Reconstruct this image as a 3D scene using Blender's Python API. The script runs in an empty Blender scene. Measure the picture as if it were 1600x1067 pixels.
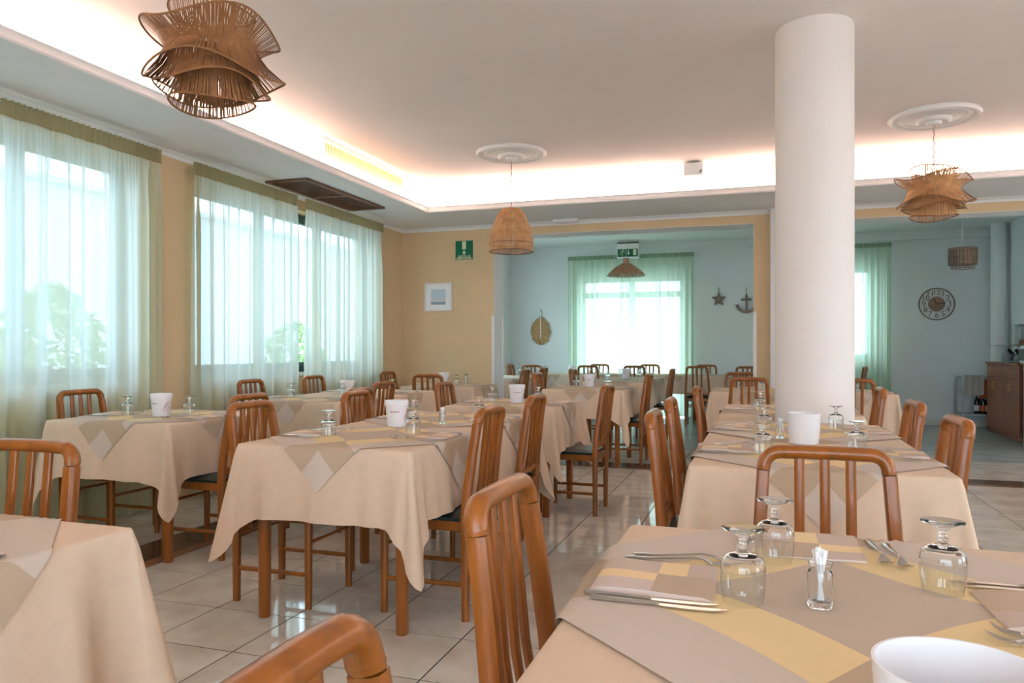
import bpy, bmesh, math, random
from math import sin, cos, pi, radians
from mathutils import Vector, Matrix
random.seed(7)
S = bpy.context.scene
C = S.collection

# ------------------------------------------------------------------ camera
YAW = radians(18.13)
cam_d = bpy.data.cameras.new('camera'); cam = bpy.data.objects.new('camera', cam_d); C.objects.link(cam)
cam.location = (0, 0, 1.18); cam.rotation_euler = (pi/2, 0, YAW)
cam_d.sensor_width = 36; cam_d.lens = 1179/1600*36; cam_d.shift_y = 11.5/1600
cam_d.clip_start = .02; cam_d.clip_end = 200
S.camera = cam
# ------------------------------------------------------------------ world, exposure
S.view_settings.view_transform = 'Standard'; S.view_settings.look = 'None'
S.view_settings.gamma = 1; S.view_settings.use_curve_mapping = False
S.view_settings.exposure = 0.78
cy = S.cycles
cy.max_bounces = 10; cy.diffuse_bounces = 5; cy.glossy_bounces = 3; cy.transmission_bounces = 8
cy.transparent_max_bounces = 12; cy.sample_clamp_indirect = 6; cy.blur_glossy = 1.0
W = bpy.data.worlds.new('sky'); S.world = W; W.use_nodes = True
bg = W.node_tree.nodes['Background']; bg.inputs[0].default_value = (.64, .83, 1.0, 1); bg.inputs[1].default_value = 4.4

def area(name, loc, sx, sy, power, col, rot=(0, 0, 0), spread=180, portal=False):
    d = bpy.data.lights.new(name, 'AREA'); d.shape = 'RECTANGLE'; d.size = sx; d.size_y = sy
    d.energy = power; d.color = col; d.spread = radians(spread)
    if portal: d.cycles.is_portal = True
    o = bpy.data.objects.new(name, d); C.objects.link(o); o.location = loc; o.rotation_euler = rot
    return o
# tray ceiling lip: x -3.51..5.0, y -1.6..7.70 ; LED strips lie in the trough behind the lip
LX0, LX1, LY0, LY1 = -3.51, 5.0, -1.6, 7.70
LED = (1.0, .72, .58); LEDW = 12.5         # watts per metre
TI = radians(40)
for nm, x, y, sx, sy, rot in (('led_strip_left', LX0-.055, (LY0+LY1)/2, .04, LY1-LY0, (pi, -TI, 0)), ('led_strip_right', LX1+.055, (LY0+LY1)/2, .04, LY1-LY0, (pi, TI, 0)),
                              ('led_strip_far', (LX0+LX1)/2, LY1+.055, LX1-LX0, .04, (pi-TI, 0, 0)), ('led_strip_rear', (LX0+LX1)/2, LY0-.055, LX1-LX0, .04, (pi+TI, 0, 0))):
    area(nm, (x, y, 2.735), sx, sy, LEDW*max(sx, sy), LED, rot, 92)
# portals in the windows
WIN_L = ((1.9, 4.42), (4.98, 8.02)); WZ = (.95, 2.45)
for y0, y1 in WIN_L: area('portal', (-4.66, (y0+y1)/2, 1.7), 1.5, y1-y0, 1, (1, 1, 1), (0, -pi/2, 0), portal=True)
area('portal', (-2.12, 13.42, 1.25), 1.85, 2.4, 1, (1, 1, 1), (-pi/2, 0, 0), portal=True)
area('portal', (1.1, 13.42, 1.75), 1.25, 1.5, 1, (1, 1, 1), (-pi/2, 0, 0), portal=True)
area('portal', (4.95, 9.55, 1.45), 2.2, .95, 1, (1, 1, 1), (0, pi/2, 0), portal=True)  # added side opening, out of view, lights the right of the back room
area('portal', (-4.66, 10.8, 1.7), 1.6, 2.8, 1, (1, 1, 1), (0, -pi/2, 0), portal=True)  # belongs to the added window hidden behind the far wall
RW = ((-1.0, 1.4), (2.6, 5.0))            # windows of the right wall (outside the frame)
for y0, y1 in RW: area('portal', (6.36, (y0+y1)/2, 1.6), 2.0, y1-y0, 1, (1, 1, 1), (0, pi/2, 0), portal=True)
area('portal', (.6, -2.96, 1.5), 4.4, 2.2, 1, (1, 1, 1), (pi/2, 0, 0), portal=True)

# ------------------------------------------------------------------ materials
def L(r, g, b):
    f = lambda v: ((v/255+.055)/1.055)**2.4 if v > 10 else v/255/12.92
    return (f(r), f(g), f(b), 1)
def mat(name, col, rough=.5, metal=0, noise=0, nscale=8, bump=0, bscale=60, coat=0, trans=0, ior=1.45, spec=.5, stretch=None, col2=None, rnd=0):
    m = bpy.data.materials.new(name); m.use_nodes = True
    nt = m.node_tree; b = nt.nodes['Principled BSDF']
    b.inputs['Base Color'].default_value = col; b.inputs['Roughness'].default_value = rough
    b.inputs['Metallic'].default_value = metal; b.inputs['IOR'].default_value = ior
    b.inputs['Specular IOR Level'].default_value = spec
    b.inputs['Coat Weight'].default_value = coat; b.inputs['Transmission Weight'].default_value = trans
    N = nt.nodes.new; K = nt.links.new
    if noise or bump:
        tc = N('ShaderNodeTexCoord'); mp = N('ShaderNodeMapping'); K(tc.outputs['Object'], mp.inputs[0])
        if stretch: mp.inputs['Scale'].default_value = stretch
    if rnd:
        oi = N('ShaderNodeObjectInfo'); ad = N('ShaderNodeVectorMath'); ad.operation = 'ADD'
        cx = N('ShaderNodeCombineXYZ'); mu = N('ShaderNodeMath'); mu.operation = 'MULTIPLY'; mu.inputs[1].default_value = 50
        K(oi.outputs['Random'], mu.inputs[0]); K(mu.outputs[0], cx.inputs[0]); K(mu.outputs[0], cx.inputs[1])
        K(mp.outputs[0], ad.inputs[0]); K(cx.outputs[0], ad.inputs[1]); vec = ad.outputs[0]
    elif noise or bump: vec = mp.outputs[0]
    if noise:
        n = N('ShaderNodeTexNoise'); n.inputs['Scale'].default_value = nscale; n.inputs['Detail'].default_value = 5
        K(vec, n.inputs['Vector'])
        mx = N('ShaderNodeMix'); mx.data_type = 'RGBA'
        c2 = col2 or tuple(c*(1-noise) for c in col[:3])+(1,)
        mx.inputs[6].default_value = col; mx.inputs[7].default_value = c2
        rp = N('ShaderNodeMapRange'); rp.inputs[1].default_value = .35; rp.inputs[2].default_value = .7
        K(n.outputs['Fac'], rp.inputs[0]); K(rp.outputs[0], mx.inputs[0]); K(mx.outputs[2], b.inputs['Base Color'])
    if bump:
        n2 = N('ShaderNodeTexNoise'); n2.inputs['Scale'].default_value = bscale; n2.inputs['Detail'].default_value = 4
        bp = N('ShaderNodeBump'); bp.inputs['Strength'].default_value = bump; bp.inputs['Distance'].default_value = .004
        K(vec, n2.inputs['Vector']); K(n2.outputs['Fac'], bp.inputs['Height']); K(bp.outputs[0], b.inputs['Normal'])
    return m
def mat_sheer(name, col, tcol, clear, dcol=None):
    # woven sheer: threads scatter light through, the open weave closes at grazing angles
    m = bpy.data.materials.new(name); m.use_nodes = True; nt = m.node_tree; nt.nodes.clear()
    N = nt.nodes.new; K = nt.links.new
    out = N('ShaderNodeOutputMaterial'); tr = N('ShaderNodeBsdfTransparent'); tl = N('ShaderNodeBsdfTranslucent'); df = N('ShaderNodeBsdfDiffuse')
    tr.inputs[0].default_value = tcol; tl.inputs[0].default_value = col; df.inputs[0].default_value = dcol or col
    a = N('ShaderNodeMixShader'); a.inputs[0].default_value = .42; K(tl.outputs[0], a.inputs[1]); K(df.outputs[0], a.inputs[2])
    lw = N('ShaderNodeLayerWeight'); lw.inputs[0].default_value = .5
    mr = N('ShaderNodeMapRange'); mr.inputs[1].default_value = .05; mr.inputs[2].default_value = .75; mr.inputs[3].default_value = 1-clear; mr.inputs[4].default_value = 1
    K(lw.outputs['Facing'], mr.inputs[0])
    b = N('ShaderNodeMixShader'); K(mr.outputs[0], b.inputs[0]); K(tr.outputs[0], b.inputs[1]); K(a.outputs[0], b.inputs[2])
    K(b.outputs[0], out.inputs[0]); return m
def mat_overlay(name, pale, dark, mid, yel):
    m = mat(name, mid, .8, bump=.2, bscale=300, spec=.2); nt = m.node_tree; N = nt.nodes.new; K = nt.links.new
    uv = N('ShaderNodeUVMap'); sp = N('ShaderNodeSeparateXYZ'); K(uv.outputs[0], sp.inputs[0])
    def op(o, a, b=None, c=None):
        n = N('ShaderNodeMath'); n.operation = o
        for i, q in enumerate((a, b, c)):
            if q is None: continue
            if isinstance(q, (int, float)): n.inputs[i].default_value = q
            else: K(q, n.inputs[i])
        return n.outputs[0]
    u, v = sp.outputs[0], sp.outputs[1]
    def edge(p): return op('MINIMUM', p, op('SUBTRACT', 1, p))
    def bow(p): return op('MULTIPLY', op('POWER', op('SINE', op('MULTIPLY', p, pi)), 2), .06)
    a, b = op('SUBTRACT', edge(u), bow(v)), op('SUBTRACT', edge(v), bow(u))
    E, Y = .125, .265
    def zone(p): return op('GREATER_THAN', p, E), op('GREATER_THAN', p, Y)
    (a1, a2), (b1, b2) = zone(a), zone(b)
    lo, lo2 = op('MINIMUM', a1, b1), op('MINIMUM', a2, b2); hi, hi2 = op('MAXIMUM', a1, b1), op('MAXIMUM', a2, b2)
    # dark where one is in the yellow band and the other is not past it; yellow where one is in the band and the other past it
    darkm = op('MULTIPLY', hi, op('SUBTRACT', 1, hi2))
    yelm = op('MULTIPLY', hi2, op('SUBTRACT', lo, lo2))
    def mix(f, x, y):
        n = N('ShaderNodeMix'); n.data_type = 'RGBA'; K(f, n.inputs[0])
        for i, q in ((6, x), (7, y)):
            if isinstance(q, tuple): n.inputs[i].default_value = q
            else: K(q, n.inputs[i])
        return n.outputs[2]
    c = mix(lo2, pale, mid); c = mix(darkm, c, dark); c = mix(yelm, c, yel)
    K(c, nt.nodes['Principled BSDF'].inputs['Base Color']); return m
def mat_pane(name, base=.04, k=.6, pw_=4):
    m = bpy.data.materials.new(name); m.use_nodes = True; nt = m.node_tree; nt.nodes.clear()
    N = nt.nodes.new; K = nt.links.new
    out = N('ShaderNodeOutputMaterial'); tr = N('ShaderNodeBsdfTransparent'); gl = N('ShaderNodeBsdfGlossy'); lw = N('ShaderNodeLayerWeight'); pw = N('ShaderNodeMath'); pw.operation = 'POWER'; pw.inputs[1].default_value = pw_; fr = N('ShaderNodeMath'); fr.operation = 'MULTIPLY_ADD'; fr.inputs[1].default_value = k; fr.inputs[2].default_value = base
    lw.inputs[0].default_value = .5; K(lw.outputs['Facing'], pw.inputs[0]); K(pw.outputs[0], fr.inputs[0])
    tr.inputs[0].default_value = (.96, .98, .97, 1); gl.inputs['Roughness'].default_value = .02
    a = N('ShaderNodeMixShader'); K(fr.outputs[0], a.inputs[0]); K(tr.outputs[0], a.inputs[1]); K(gl.outputs[0], a.inputs[2]); K(a.outputs[0], out.inputs[0]); return m

M = {}
M['ceiling'] = mat('painted_ceiling', L(240, 230, 226), .9, noise=.03, nscale=1.5)
M['soffit'] = mat('painted_soffit', L(236, 234, 234), .9, noise=.03, nscale=2)
M['tan'] = mat('tan_wall_paint', L(220, 192, 152), .85, noise=.05, nscale=2, bump=.08, bscale=120)
M['white_wall'] = mat('white_wall_paint', L(228, 226, 224), .8, noise=.03, nscale=2)
M['blue_wall'] = mat('pale_blue_wall_paint', L(228, 232, 230), .85, noise=.04, nscale=1.2, bump=.05, bscale=100)
M['white_trim'] = mat('white_trim_paint', L(236, 232, 230), .5)
M['column'] = mat('white_column_paint', L(236, 228, 222), .75, noise=.02, nscale=3, bump=.04, bscale=60)
M['tile'] = mat('cream_marbled_tile', L(226, 218, 206), .06, noise=.14, nscale=5, col2=L(202, 190, 176), rnd=1, spec=.6)
M['grout'] = mat('dark_grout', L(44, 34, 30), .9)
M['dark_tile'] = mat('dark_brown_tile', L(92, 66, 56), .15, noise=.3, nscale=9, rnd=1)
M['terra'] = mat('terracotta_tile', L(156, 104, 76), .2, noise=.25, nscale=12, rnd=1)
M['plank'] = mat('grey_plank_floor', L(176, 176, 172), .25, noise=.25, nscale=3, stretch=(.6, 6, 1), col2=L(140, 142, 142))
M['wood'] = mat('orange_beech_wood', L(148, 85, 26), .32, noise=.35, nscale=4, stretch=(9, 9, 1.2), coat=.15, bump=.05, bscale=12)
M['wood2'] = mat('brown_cabinet_wood', L(150, 88, 62), .4, noise=.25, nscale=4, stretch=(8, 8, 1))
M['table_wood'] = mat('table_beech_wood', L(148, 85, 30), .32, noise=.25, nscale=4, stretch=(9, 9, 1.2), coat=.2)
M['vinyl'] = mat('dark_green_vinyl', L(26, 44, 42), .32, bump=.1, bscale=200)
M['cloth'] = mat('beige_tablecloth', L(217, 192, 167), .85, noise=.05, nscale=30, bump=.1, bscale=420, spec=.2)
M['cloth_teal'] = M['cloth']
M['ov_pale'] = mat('overlay_pale_taupe', L(210, 192, 182), .8, bump=.2, bscale=300, spec=.2)
M['ov_dark'] = mat('overlay_dark_taupe', L(192, 168, 146), .75, bump=.2, bscale=300, spec=.2)
M['ov_mid'] = mat('overlay_mid_taupe', L(200, 178, 164), .8, bump=.2, bscale=300, spec=.2)
M['ov_yel'] = mat('overlay_straw_yellow', L(234, 206, 160), .75, bump=.2, bscale=300, spec=.2)
M['overlay'] = mat_overlay('checked_overlay_cloth', L(204, 188, 174), L(186, 164, 140), L(192, 174, 156), L(228, 202, 154))
M['thin_glass'] = mat_pane('thin_clear_glass', .10, .9, 2.2)
M['glass'] = mat('clear_glass', (1, 1, 1, 1), .0, trans=1, ior=1.47)
M['steel'] = mat('polished_steel', L(206, 202, 198), .16, metal=1)
M['brushed'] = mat('brushed_steel', L(176, 180, 182), .38, metal=.9)
M['plastic'] = mat('white_plastic_tub', L(238, 234, 236), .35)
M['red'] = mat('dark_red_print', L(150, 40, 50), .5)
M['paper'] = mat('white_paper', L(240, 238, 236), .8)
M['rattan'] = mat('golden_rattan_cord', L(206, 156, 106), .7, noise=.35, nscale=20)
M['rattan_dark'] = mat('brown_rattan_cord', L(150, 104, 64), .7, noise=.3, nscale=20)
M['rattan_tan'] = mat('tan_rattan_cord', L(176, 138, 104), .7, noise=.3, nscale=20)
M['rattan_grey'] = mat('grey_brown_rattan_cord', L(124, 104, 86), .7, noise=.3, nscale=20)
M['wire'] = mat('dark_bronze_wire', L(84, 56, 40), .5)
M['cord'] = mat('twisted_lamp_cord', L(170, 130, 120), .7)
M['white_cord'] = mat('white_lamp_cord', L(220, 220, 220), .6)
M['sheer_g'] = mat_sheer('sheer_green_curtain', L(198, 212, 216), (.98, 1, .98, 1), .18, L(226, 216, 166))
M['sheer_head'] = mat_sheer('curtain_header_tape', L(172, 160, 124), (1, 1, 1, 1), .02)
M['sheer_b'] = mat_sheer('sheer_mint_curtain', L(218, 232, 212), (.94, 1, .96, 1), .16)
M['sheer_bh'] = mat_sheer('mint_header_tape', L(172, 194, 164), (1, 1, 1, 1), .04)
M['pane'] = mat_pane('window_pane_glass')
M['frame'] = mat('dark_green_window_frame', L(58, 84, 84), .5)
M['white_frame'] = mat('white_window_frame', L(226, 230, 228), .5)
M['grille_wood'] = mat('walnut_grille_frame', L(120, 84, 62), .5, noise=.25, nscale=4, stretch=(1, 8, 8))
M['grille_dark'] = mat('dark_grille_mesh', L(96, 80, 70), .7, noise=.2, nscale=40)
M['slat'] = mat('cream_air_grille', L(224, 190, 140), .5)
M['green_sign'] = mat('green_sign_panel', L(0, 104, 66), .4)
M['cream'] = mat('cream_sign_print', L(226, 226, 196), .5)
M['white'] = mat('white_matte', L(238, 238, 236), .6)
M['picture_blue'] = mat('pale_sea_picture', L(196, 212, 220), .5, noise=.1, nscale=6)
M['picture_dark'] = mat('grey_sea_band', L(140, 156, 172), .5)
M['picture_sand'] = mat('pale_sand_band', L(218, 212, 204), .5)
M['picture_frame'] = mat('pale_wood_frame', L(228, 214, 200), .5)
M['jute'] = mat('jute_fringe', L(196, 160, 112), .9, noise=.3, nscale=30)
M['driftwood'] = mat('grey_driftwood', L(146, 132, 122), .9, noise=.35, nscale=30)
M['clock_rim'] = mat('grey_wicker_rim', L(136, 122, 106), .8, noise=.2, nscale=30)
M['clock_wood'] = mat('clock_wood_disc', L(150, 118, 92), .6, noise=.25, nscale=6)
M['black'] = mat('black_plastic', L(26, 26, 28), .4)
M['dark_glass'] = mat('dark_bottle_glass', L(24, 22, 20), .15)
M['label'] = mat('orange_bottle_label', L(170, 84, 50), .6)
M['towel'] = mat('grey_towel', L(170, 166, 160), .9, bump=.3, bscale=150)
M['amber'] = mat('rusty_orange_panel', L(150, 70, 30), .4)
M['brass'] = mat('brass_handle', L(226, 190, 130), .25, metal=1)
M['clear_plastic'] = mat('clear_plastic_box', L(214, 228, 232), .25)
M['ground'] = mat('courtyard_paving', L(196, 196, 190), .9, noise=.1, nscale=2)
M['facade'] = mat('pale_courtyard_wall', L(226, 230, 230), .9, noise=.05, nscale=1)
M['leaf'] = mat('hedge_green', L(168, 200, 140), .8, noise=.4, nscale=6)

# ------------------------------------------------------------------ mesh builder
class MB:
    def __init__(s): s.v = []; s.f = []; s.m = []
    def add(s, vs, fs, m=0):
        b = len(s.v); s.v += [tuple(p) for p in vs]
        for f in fs: s.f.append(tuple(b+i for i in f)); s.m.append(m)
    def box(s, x0, x1, y0, y1, z0, z1, m=0):
        s.add([(x0, y0, z0), (x1, y0, z0), (x1, y1, z0), (x0, y1, z0), (x0, y0, z1), (x1, y0, z1), (x1, y1, z1), (x0, y1, z1)],
              [(0, 3, 2, 1), (4, 5, 6, 7), (0, 1, 5, 4), (1, 2, 6, 5), (2, 3, 7, 6), (3, 0, 4, 7)], m)
    def cbox(s, x0, x1, y0, y1, z0, z1, b=.004, m=0, seg=1):
        bm = bmesh.new(); bmesh.ops.create_cube(bm, size=1)
        for v in bm.verts: v.co = ((x0+x1)/2+v.co.x*(x1-x0), (y0+y1)/2+v.co.y*(y1-y0), (z0+z1)/2+v.co.z*(z1-z0))
        bmesh.ops.bevel(bm, geom=bm.edges[:], offset=b, segments=seg, affect='EDGES', profile=.5)
        bm.verts.index_update()
        s.add([v.co[:] for v in bm.verts], [tuple(v.index for v in f.verts) for f in bm.faces], m); bm.free()
    def obox(s, c, ax, ay, az, hx, hy, hz, m=0):
        c, ax, ay, az = map(Vector, (c, ax, ay, az))
        vs = [c+ax*(i*hx)+ay*(j*hy)+az*(k*hz) for k in (-1, 1) for i, j in ((-1, -1), (1, -1), (1, 1), (-1, 1))]
        s.add(vs, [(0, 3, 2, 1), (4, 5, 6, 7), (0, 1, 5, 4), (1, 2, 6, 5), (2, 3, 7, 6), (3, 0, 4, 7)], m)
    def tube(s, path, rx, ry=None, n=8, up=(0, 0, 1), cap=True, m=0, sq=1.0, closed=False):
        P = [Vector(p) for p in path]; k = len(P); up = Vector(up)
        if not isinstance(rx, (list, tuple)): rx = [rx]*k
        if ry is None: ry = rx
        if not isinstance(ry, (list, tuple)): ry = [ry]*k
        vs = []
        for i, p in enumerate(P):
            if closed: t = P[(i+1) % k]-P[i-1]
            else: t = P[min(i+1, k-1)]-P[max(i-1, 0)]
            t.normalize(); a = up.cross(t)
            if a.length < 1e-4: a = Vector((1, 0, 0)).cross(t)
            a.normalize(); b = t.cross(a)
            for j in range(n):
                th = 2*pi*(j+.5)/n; cc, ss = cos(th), sin(th)
                if sq != 1: cc = math.copysign(abs(cc)**sq, cc); ss = math.copysign(abs(ss)**sq, ss)
                vs.append(p+a*(cc*rx[i])+b*(ss*ry[i]))
        fs = []
        for i in range(k if closed else k-1):
            q = (i+1) % k
            for j in range(n):
                j2 = (j+1) % n; fs.append((i*n+j, i*n+j2, q*n+j2, q*n+j))
        if cap and not closed: fs += [tuple(range(n-1, -1, -1)), tuple((k-1)*n+j for j in range(n))]
        s.add(vs, fs, m)
    def lathe(s, prof, n=20, c=(0, 0, 0), m=0):
        vs = []; idx = []
        for r, z in prof:
            if r < 1e-6: idx.append([len(vs)]*n); vs.append((c[0], c[1], c[2]+z))
            else:
                idx.append(list(range(len(vs), len(vs)+n)))
                vs += [(c[0]+r*cos(2*pi*j/n), c[1]+r*sin(2*pi*j/n), c[2]+z) for j in range(n)]
        fs = []
        for a, b in zip(idx, idx[1:]):
            for j in range(n):
                j2 = (j+1) % n; q = []
                for t in (a[j], a[j2], b[j2], b[j]):
                    if t not in q: q.append(t)
                if len(q) > 2: fs.append(tuple(q))
        s.add(vs, fs, m)
    def prism(s, poly, fn, d0, d1, m=0):
        n = len(poly); vs = [fn(u, v, d0) for u, v in poly]+[fn(u, v, d1) for u, v in poly]
        fs = [tuple(range(n)), tuple(range(2*n-1, n-1, -1))]+[(i, i+n, (i+1) % n+n, (i+1) % n) for i in range(n)]
        s.add(vs, fs, m)
    def sphere(s, c, r, n=10, m=0, sc=(1, 1, 1)):
        prof = [(r*sin(pi*i/6), -r*cos(pi*i/6)) for i in range(7)]; prof[0] = (0, -r); prof[-1] = (0, r)
        b = len(s.v); s.lathe(prof, n, (0, 0, 0), m)
        for i in range(b, len(s.v)):
            x, y, z = s.v[i]; s.v[i] = (c[0]+x*sc[0], c[1]+y*sc[1], c[2]+z*sc[2])
    def build(s, name, mats, parent=None, smooth=40, loc=None):
        me = bpy.data.meshes.new(name); me.from_pydata(s.v, [], s.f)
        if not isinstance(mats, (list, tuple)): mats = [mats]
        for q in mats: me.materials.append(q)
        if len(mats) > 1: me.polygons.foreach_set('material_index', s.m)
        bm = bmesh.new(); bm.from_mesh(me); bmesh.ops.recalc_face_normals(bm, faces=bm.faces[:]); bm.to_mesh(me); bm.free()
        if smooth:
            me.polygons.foreach_set('use_smooth', [True]*len(me.polygons))
            if smooth < 180: me.set_sharp_from_angle(angle=radians(smooth))
        o = bpy.data.objects.new(name, me); C.objects.link(o)
        if parent: o.parent = parent
        if loc: o.location = loc
        return o
def tag(o, label=None, cat=None, group=None, kind=None):
    if label:
        n = len(label.split()); assert 4 <= n <= 16, (n, label)
        o['label'] = label
    if cat: o['category'] = cat
    if group: o['group'] = group
    if kind: o['kind'] = kind
    return o
def thing(name, loc, label, cat, group=None, rz=0):
    o = bpy.data.objects.new(name, None); C.objects.link(o); o.location = loc; o.rotation_euler = (0, 0, rz); o.empty_display_size = .1
    return tag(o, label, cat, group)
KIDS = {}
def copy_tree(o, parent=None):
    c = o.copy(); C.objects.link(c)
    if parent: c.parent = parent
    for ch in KIDS.get(o.name) or [k for k in o.children]: copy_tree(ch, c)
    return c
def struct(o): o['kind'] = 'structure'; return o
def text(name, body, size, m, parent, loc, rot, ext=.0015, ax='CENTER', bold=0):
    cu = bpy.data.curves.new(name, 'FONT'); cu.body = body; cu.size = size; cu.extrude = ext; cu.align_x = ax; cu.align_y = 'CENTER'; cu.offset = bold
    t = bpy.data.objects.new(name, cu); C.objects.link(t)
    dg = bpy.context.evaluated_depsgraph_get(); me = bpy.data.meshes.new_from_object(t.evaluated_get(dg))
    bpy.data.objects.remove(t); me.name = name; me.materials.clear(); me.materials.append(m)
    o = bpy.data.objects.new(name, me); C.objects.link(o); o.parent = parent; o.location = loc; o.rotation_euler = rot
    return o

# ------------------------------------------------------------------ room shell
WX = -4.32; FY = 8.73; FB = 9.05; BY = 13.1; RX = 6.0; BRX = 3.44; NY = -2.6
CZ = 3.04; SZ = 2.70; BZ = 3.0
b = MB()                                                             # left wall with two window openings
ys = [NY, WIN_L[0][0], WIN_L[0][1], WIN_L[1][0], WIN_L[1][1], BY]
b.box(WX-.3, WX, ys[0], ys[1], 0, 3.1); b.box(WX-.3, WX, ys[2], ys[3], 0, 3.1); b.box(WX-.3, WX, ys[4], FY+.1, 0, 3.1)
for i in (1, 3):
    b.box(WX-.3, WX, ys[i], ys[i+1], 0, WZ[0]); b.box(WX-.3, WX, ys[i], ys[i+1], WZ[1]+.1, 3.1)
struct(b.build('wall_left', M['tan'], smooth=0))
b = MB(); b.box(WX-.3, WX, FY+.1, 9.4, 0, 3.3); b.box(WX-.3, WX, 12.2, BY+.3, 0, 3.3); b.box(WX-.3, WX, 9.4, 12.2, 0, .9); b.box(WX-.3, WX, 9.4, 12.2, 2.5, 3.3); struct(b.build('wall_back_left', M['blue_wall'], smooth=0))  # unseen window opening added to bring daylight into the back room
OX0, OX1, PX1, HZ = -3.09, -.054, .113, 2.565                         # opening, pier, header height
b = MB()
b.box(WX, OX0, FY, FB, 0, 3.1); b.box(OX1, PX1+.02, FY, FB, 0, HZ); b.box(OX0, RX, FY, FB, HZ, 3.1); b.box(4.6, RX, FY, FB, 0, HZ)
struct(b.build('wall_far', M['tan'], smooth=0))
b = MB()                                                             # pale reveals of the openings
b.box(OX0, OX0+.006, FY+.001, FB+.01, 0, HZ); b.box(OX1-.006, OX1, FY+.001, FB+.01, 0, HZ); b.box(OX0, OX1, FY+.001, FB+.01, HZ-.006, HZ)
b.box(PX1+.02, PX1+.026, FY+.001, FB+.01, 0, HZ); b.box(PX1+.02, 4.6, FY+.001, FB+.01, HZ-.006, HZ)
b.box(WX, OX0, FB, FB+.012, 0, BZ); b.box(OX1, PX1+.02, FB, FB+.012, 0, HZ); b.box(OX0, 4.6, FB, FB+.012, HZ, BZ)
struct(b.build('trim_1', M['white_wall'], smooth=0))
b = MB()                                                             # corner guards
b.cbox(OX0-.03, OX0+.004, FY-.008, FY+.03, 0, 1.588, .002); b.cbox(OX0-.002, OX0+.012, FB-.03, FB+.02, 0, 1.57, .002)
b.cbox(OX1-.008, OX1+.03, FY-.008, FY+.03, 0, 1.585, .002)
struct(b.build('trim_2', M['white_trim'], smooth=0))
b = MB(); b.cbox(PX1, .52, FY-.14, FY+.02, 0, SZ, .01); struct(b.build('trim_3', M['white_wall'], smooth=0))
b = MB()                                                             # right and rear walls with windows (outside the frame)
yy = [NY, RW[0][0], RW[0][1], RW[1][0], RW[1][1], FY]
for i in (0, 2, 4): b.box(RX, RX+.3, yy[i], yy[i+1], 0, 3.1)
for i in (1, 3): b.box(RX, RX+.3, yy[i], yy[i+1], 0, .6); b.box(RX, RX+.3, yy[i], yy[i+1], 2.6, 3.1)
struct(b.build('wall_right', M['tan'], smooth=0))
b = MB(); b.box(WX, -1.6, NY-.3, NY, 0, 3.1); b.box(2.8, RX, NY-.3, NY, 0, 3.1); b.box(-1.6, 2.8, NY-.3, NY, 0, .4); b.box(-1.6, 2.8, NY-.3, NY, 2.6, 3.1)
struct(b.build('wall_rear', M['tan'], smooth=0))
b = MB()                                                             # back room
DX0, DX1, DZ1 = -3.05, -1.2, 2.45; QX0, QX1, QZ0, QZ1 = .5, 1.75, 1.0, 2.5
b.box(WX, DX0, BY, BY+.3, 0, 3.3); b.box(DX0, DX1, BY, BY+.3, DZ1, 3.3); b.box(DX1, QX0, BY, BY+.3, 0, 3.3)
b.box(QX0, QX1, BY, BY+.3, 0, QZ0); b.box(QX0, QX1, BY, BY+.3, QZ1, 3.3); b.box(QX1, BRX+.3, BY, BY+.3, 0, 3.3)
struct(b.build('wall_back', M['blue_wall'], smooth=0))
b = MB(); b.box(BRX, BRX+.3, FB+1.0, BY, 0, 3.3); b.box(BRX, 4.9, FB+.9, FB+1.0, 0, 3.3); b.box(4.6, 4.9, FB, FB+1.0, 0, .3); b.box(4.6, 4.9, FB, FB+1.0, 2.6, 3.3)  # unseen opening in the end wall, added to light the right part
struct(b.build('wall_back_right', M['blue_wall'], smooth=0))
b = MB(); b.box(WX, 4.9, FB, BY+.3, BZ, BZ+.2); b.box(-.2, BRX, BY-.12, BY, 2.87, BZ); b.box(2.2, BRX, 10.2, 10.45, 2.84, BZ)
struct(b.build('ceiling_back', M['blue_wall'], smooth=0))
b = MB(); b.lathe([(.0, 0), (.1, 0), (.1, BZ), (0, BZ)], 20, (3.3, 12.6, 0)); struct(b.build('trim_4', M['blue_wall']))
b = MB(); b.cbox(QX1, BRX, BY-.015, BY, 0, .09, .004); struct(b.build('baseboard_back', M['picture_sand'], smooth=0))
# tray ceiling
b = MB(); b.box(WX-.3, RX+.3, NY-.3, FB, CZ, CZ+.2); struct(b.build('ceiling', M['ceiling'], smooth=0))
SB = .105                                                            # setback of the cove wall behind the lip
b = MB()
for x0, x1, y0, y1 in ((WX, LX0-SB, NY, FY), (LX1+SB, RX, NY, FY), (LX0-SB, LX1+SB, LY1+SB, FY), (LX0-SB, LX1+SB, NY, LY0-SB)):
    b.box(x0, x1, y0, y1, SZ, CZ+.05)
for x0, x1, y0, y1 in ((LX0-SB, LX0-.02, LY0-SB, LY1+SB), (LX1+.02, LX1+SB, LY0-SB, LY1+SB), (LX0-.02, LX1+.02, LY1+.02, LY1+SB), (LX0-.02, LX1+.02, LY0-SB, LY0-.02)):
    b.box(x0, x1, y0, y1, SZ, SZ+.02)
struct(b.build('ceiling_soffit', M['soffit'], smooth=0))
b = MB()                                                             # moulded lip around the tray
prof = [(0.03, 0), (0, 0), (-.004, .012), (.008, .03), (.012, .05), (.004, .066), (.022, .07), (.03, .07)]
cor = [(LX0, LY0, -1, -1), (LX1, LY0, 1, -1), (LX1, LY1, 1, 1), (LX0, LY1, -1, 1)]
vs = []; n = len(prof)
for x, y, sx, sy in cor: vs += [(x+sx*d, y+sy*d, SZ-.002+z) for d, z in prof]
b.add(vs, [(i*n+j, ((i+1) % 4)*n+j, ((i+1) % 4)*n+(j+1) % n, i*n+(j+1) % n) for i in range(4) for j in range(n)])
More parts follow.
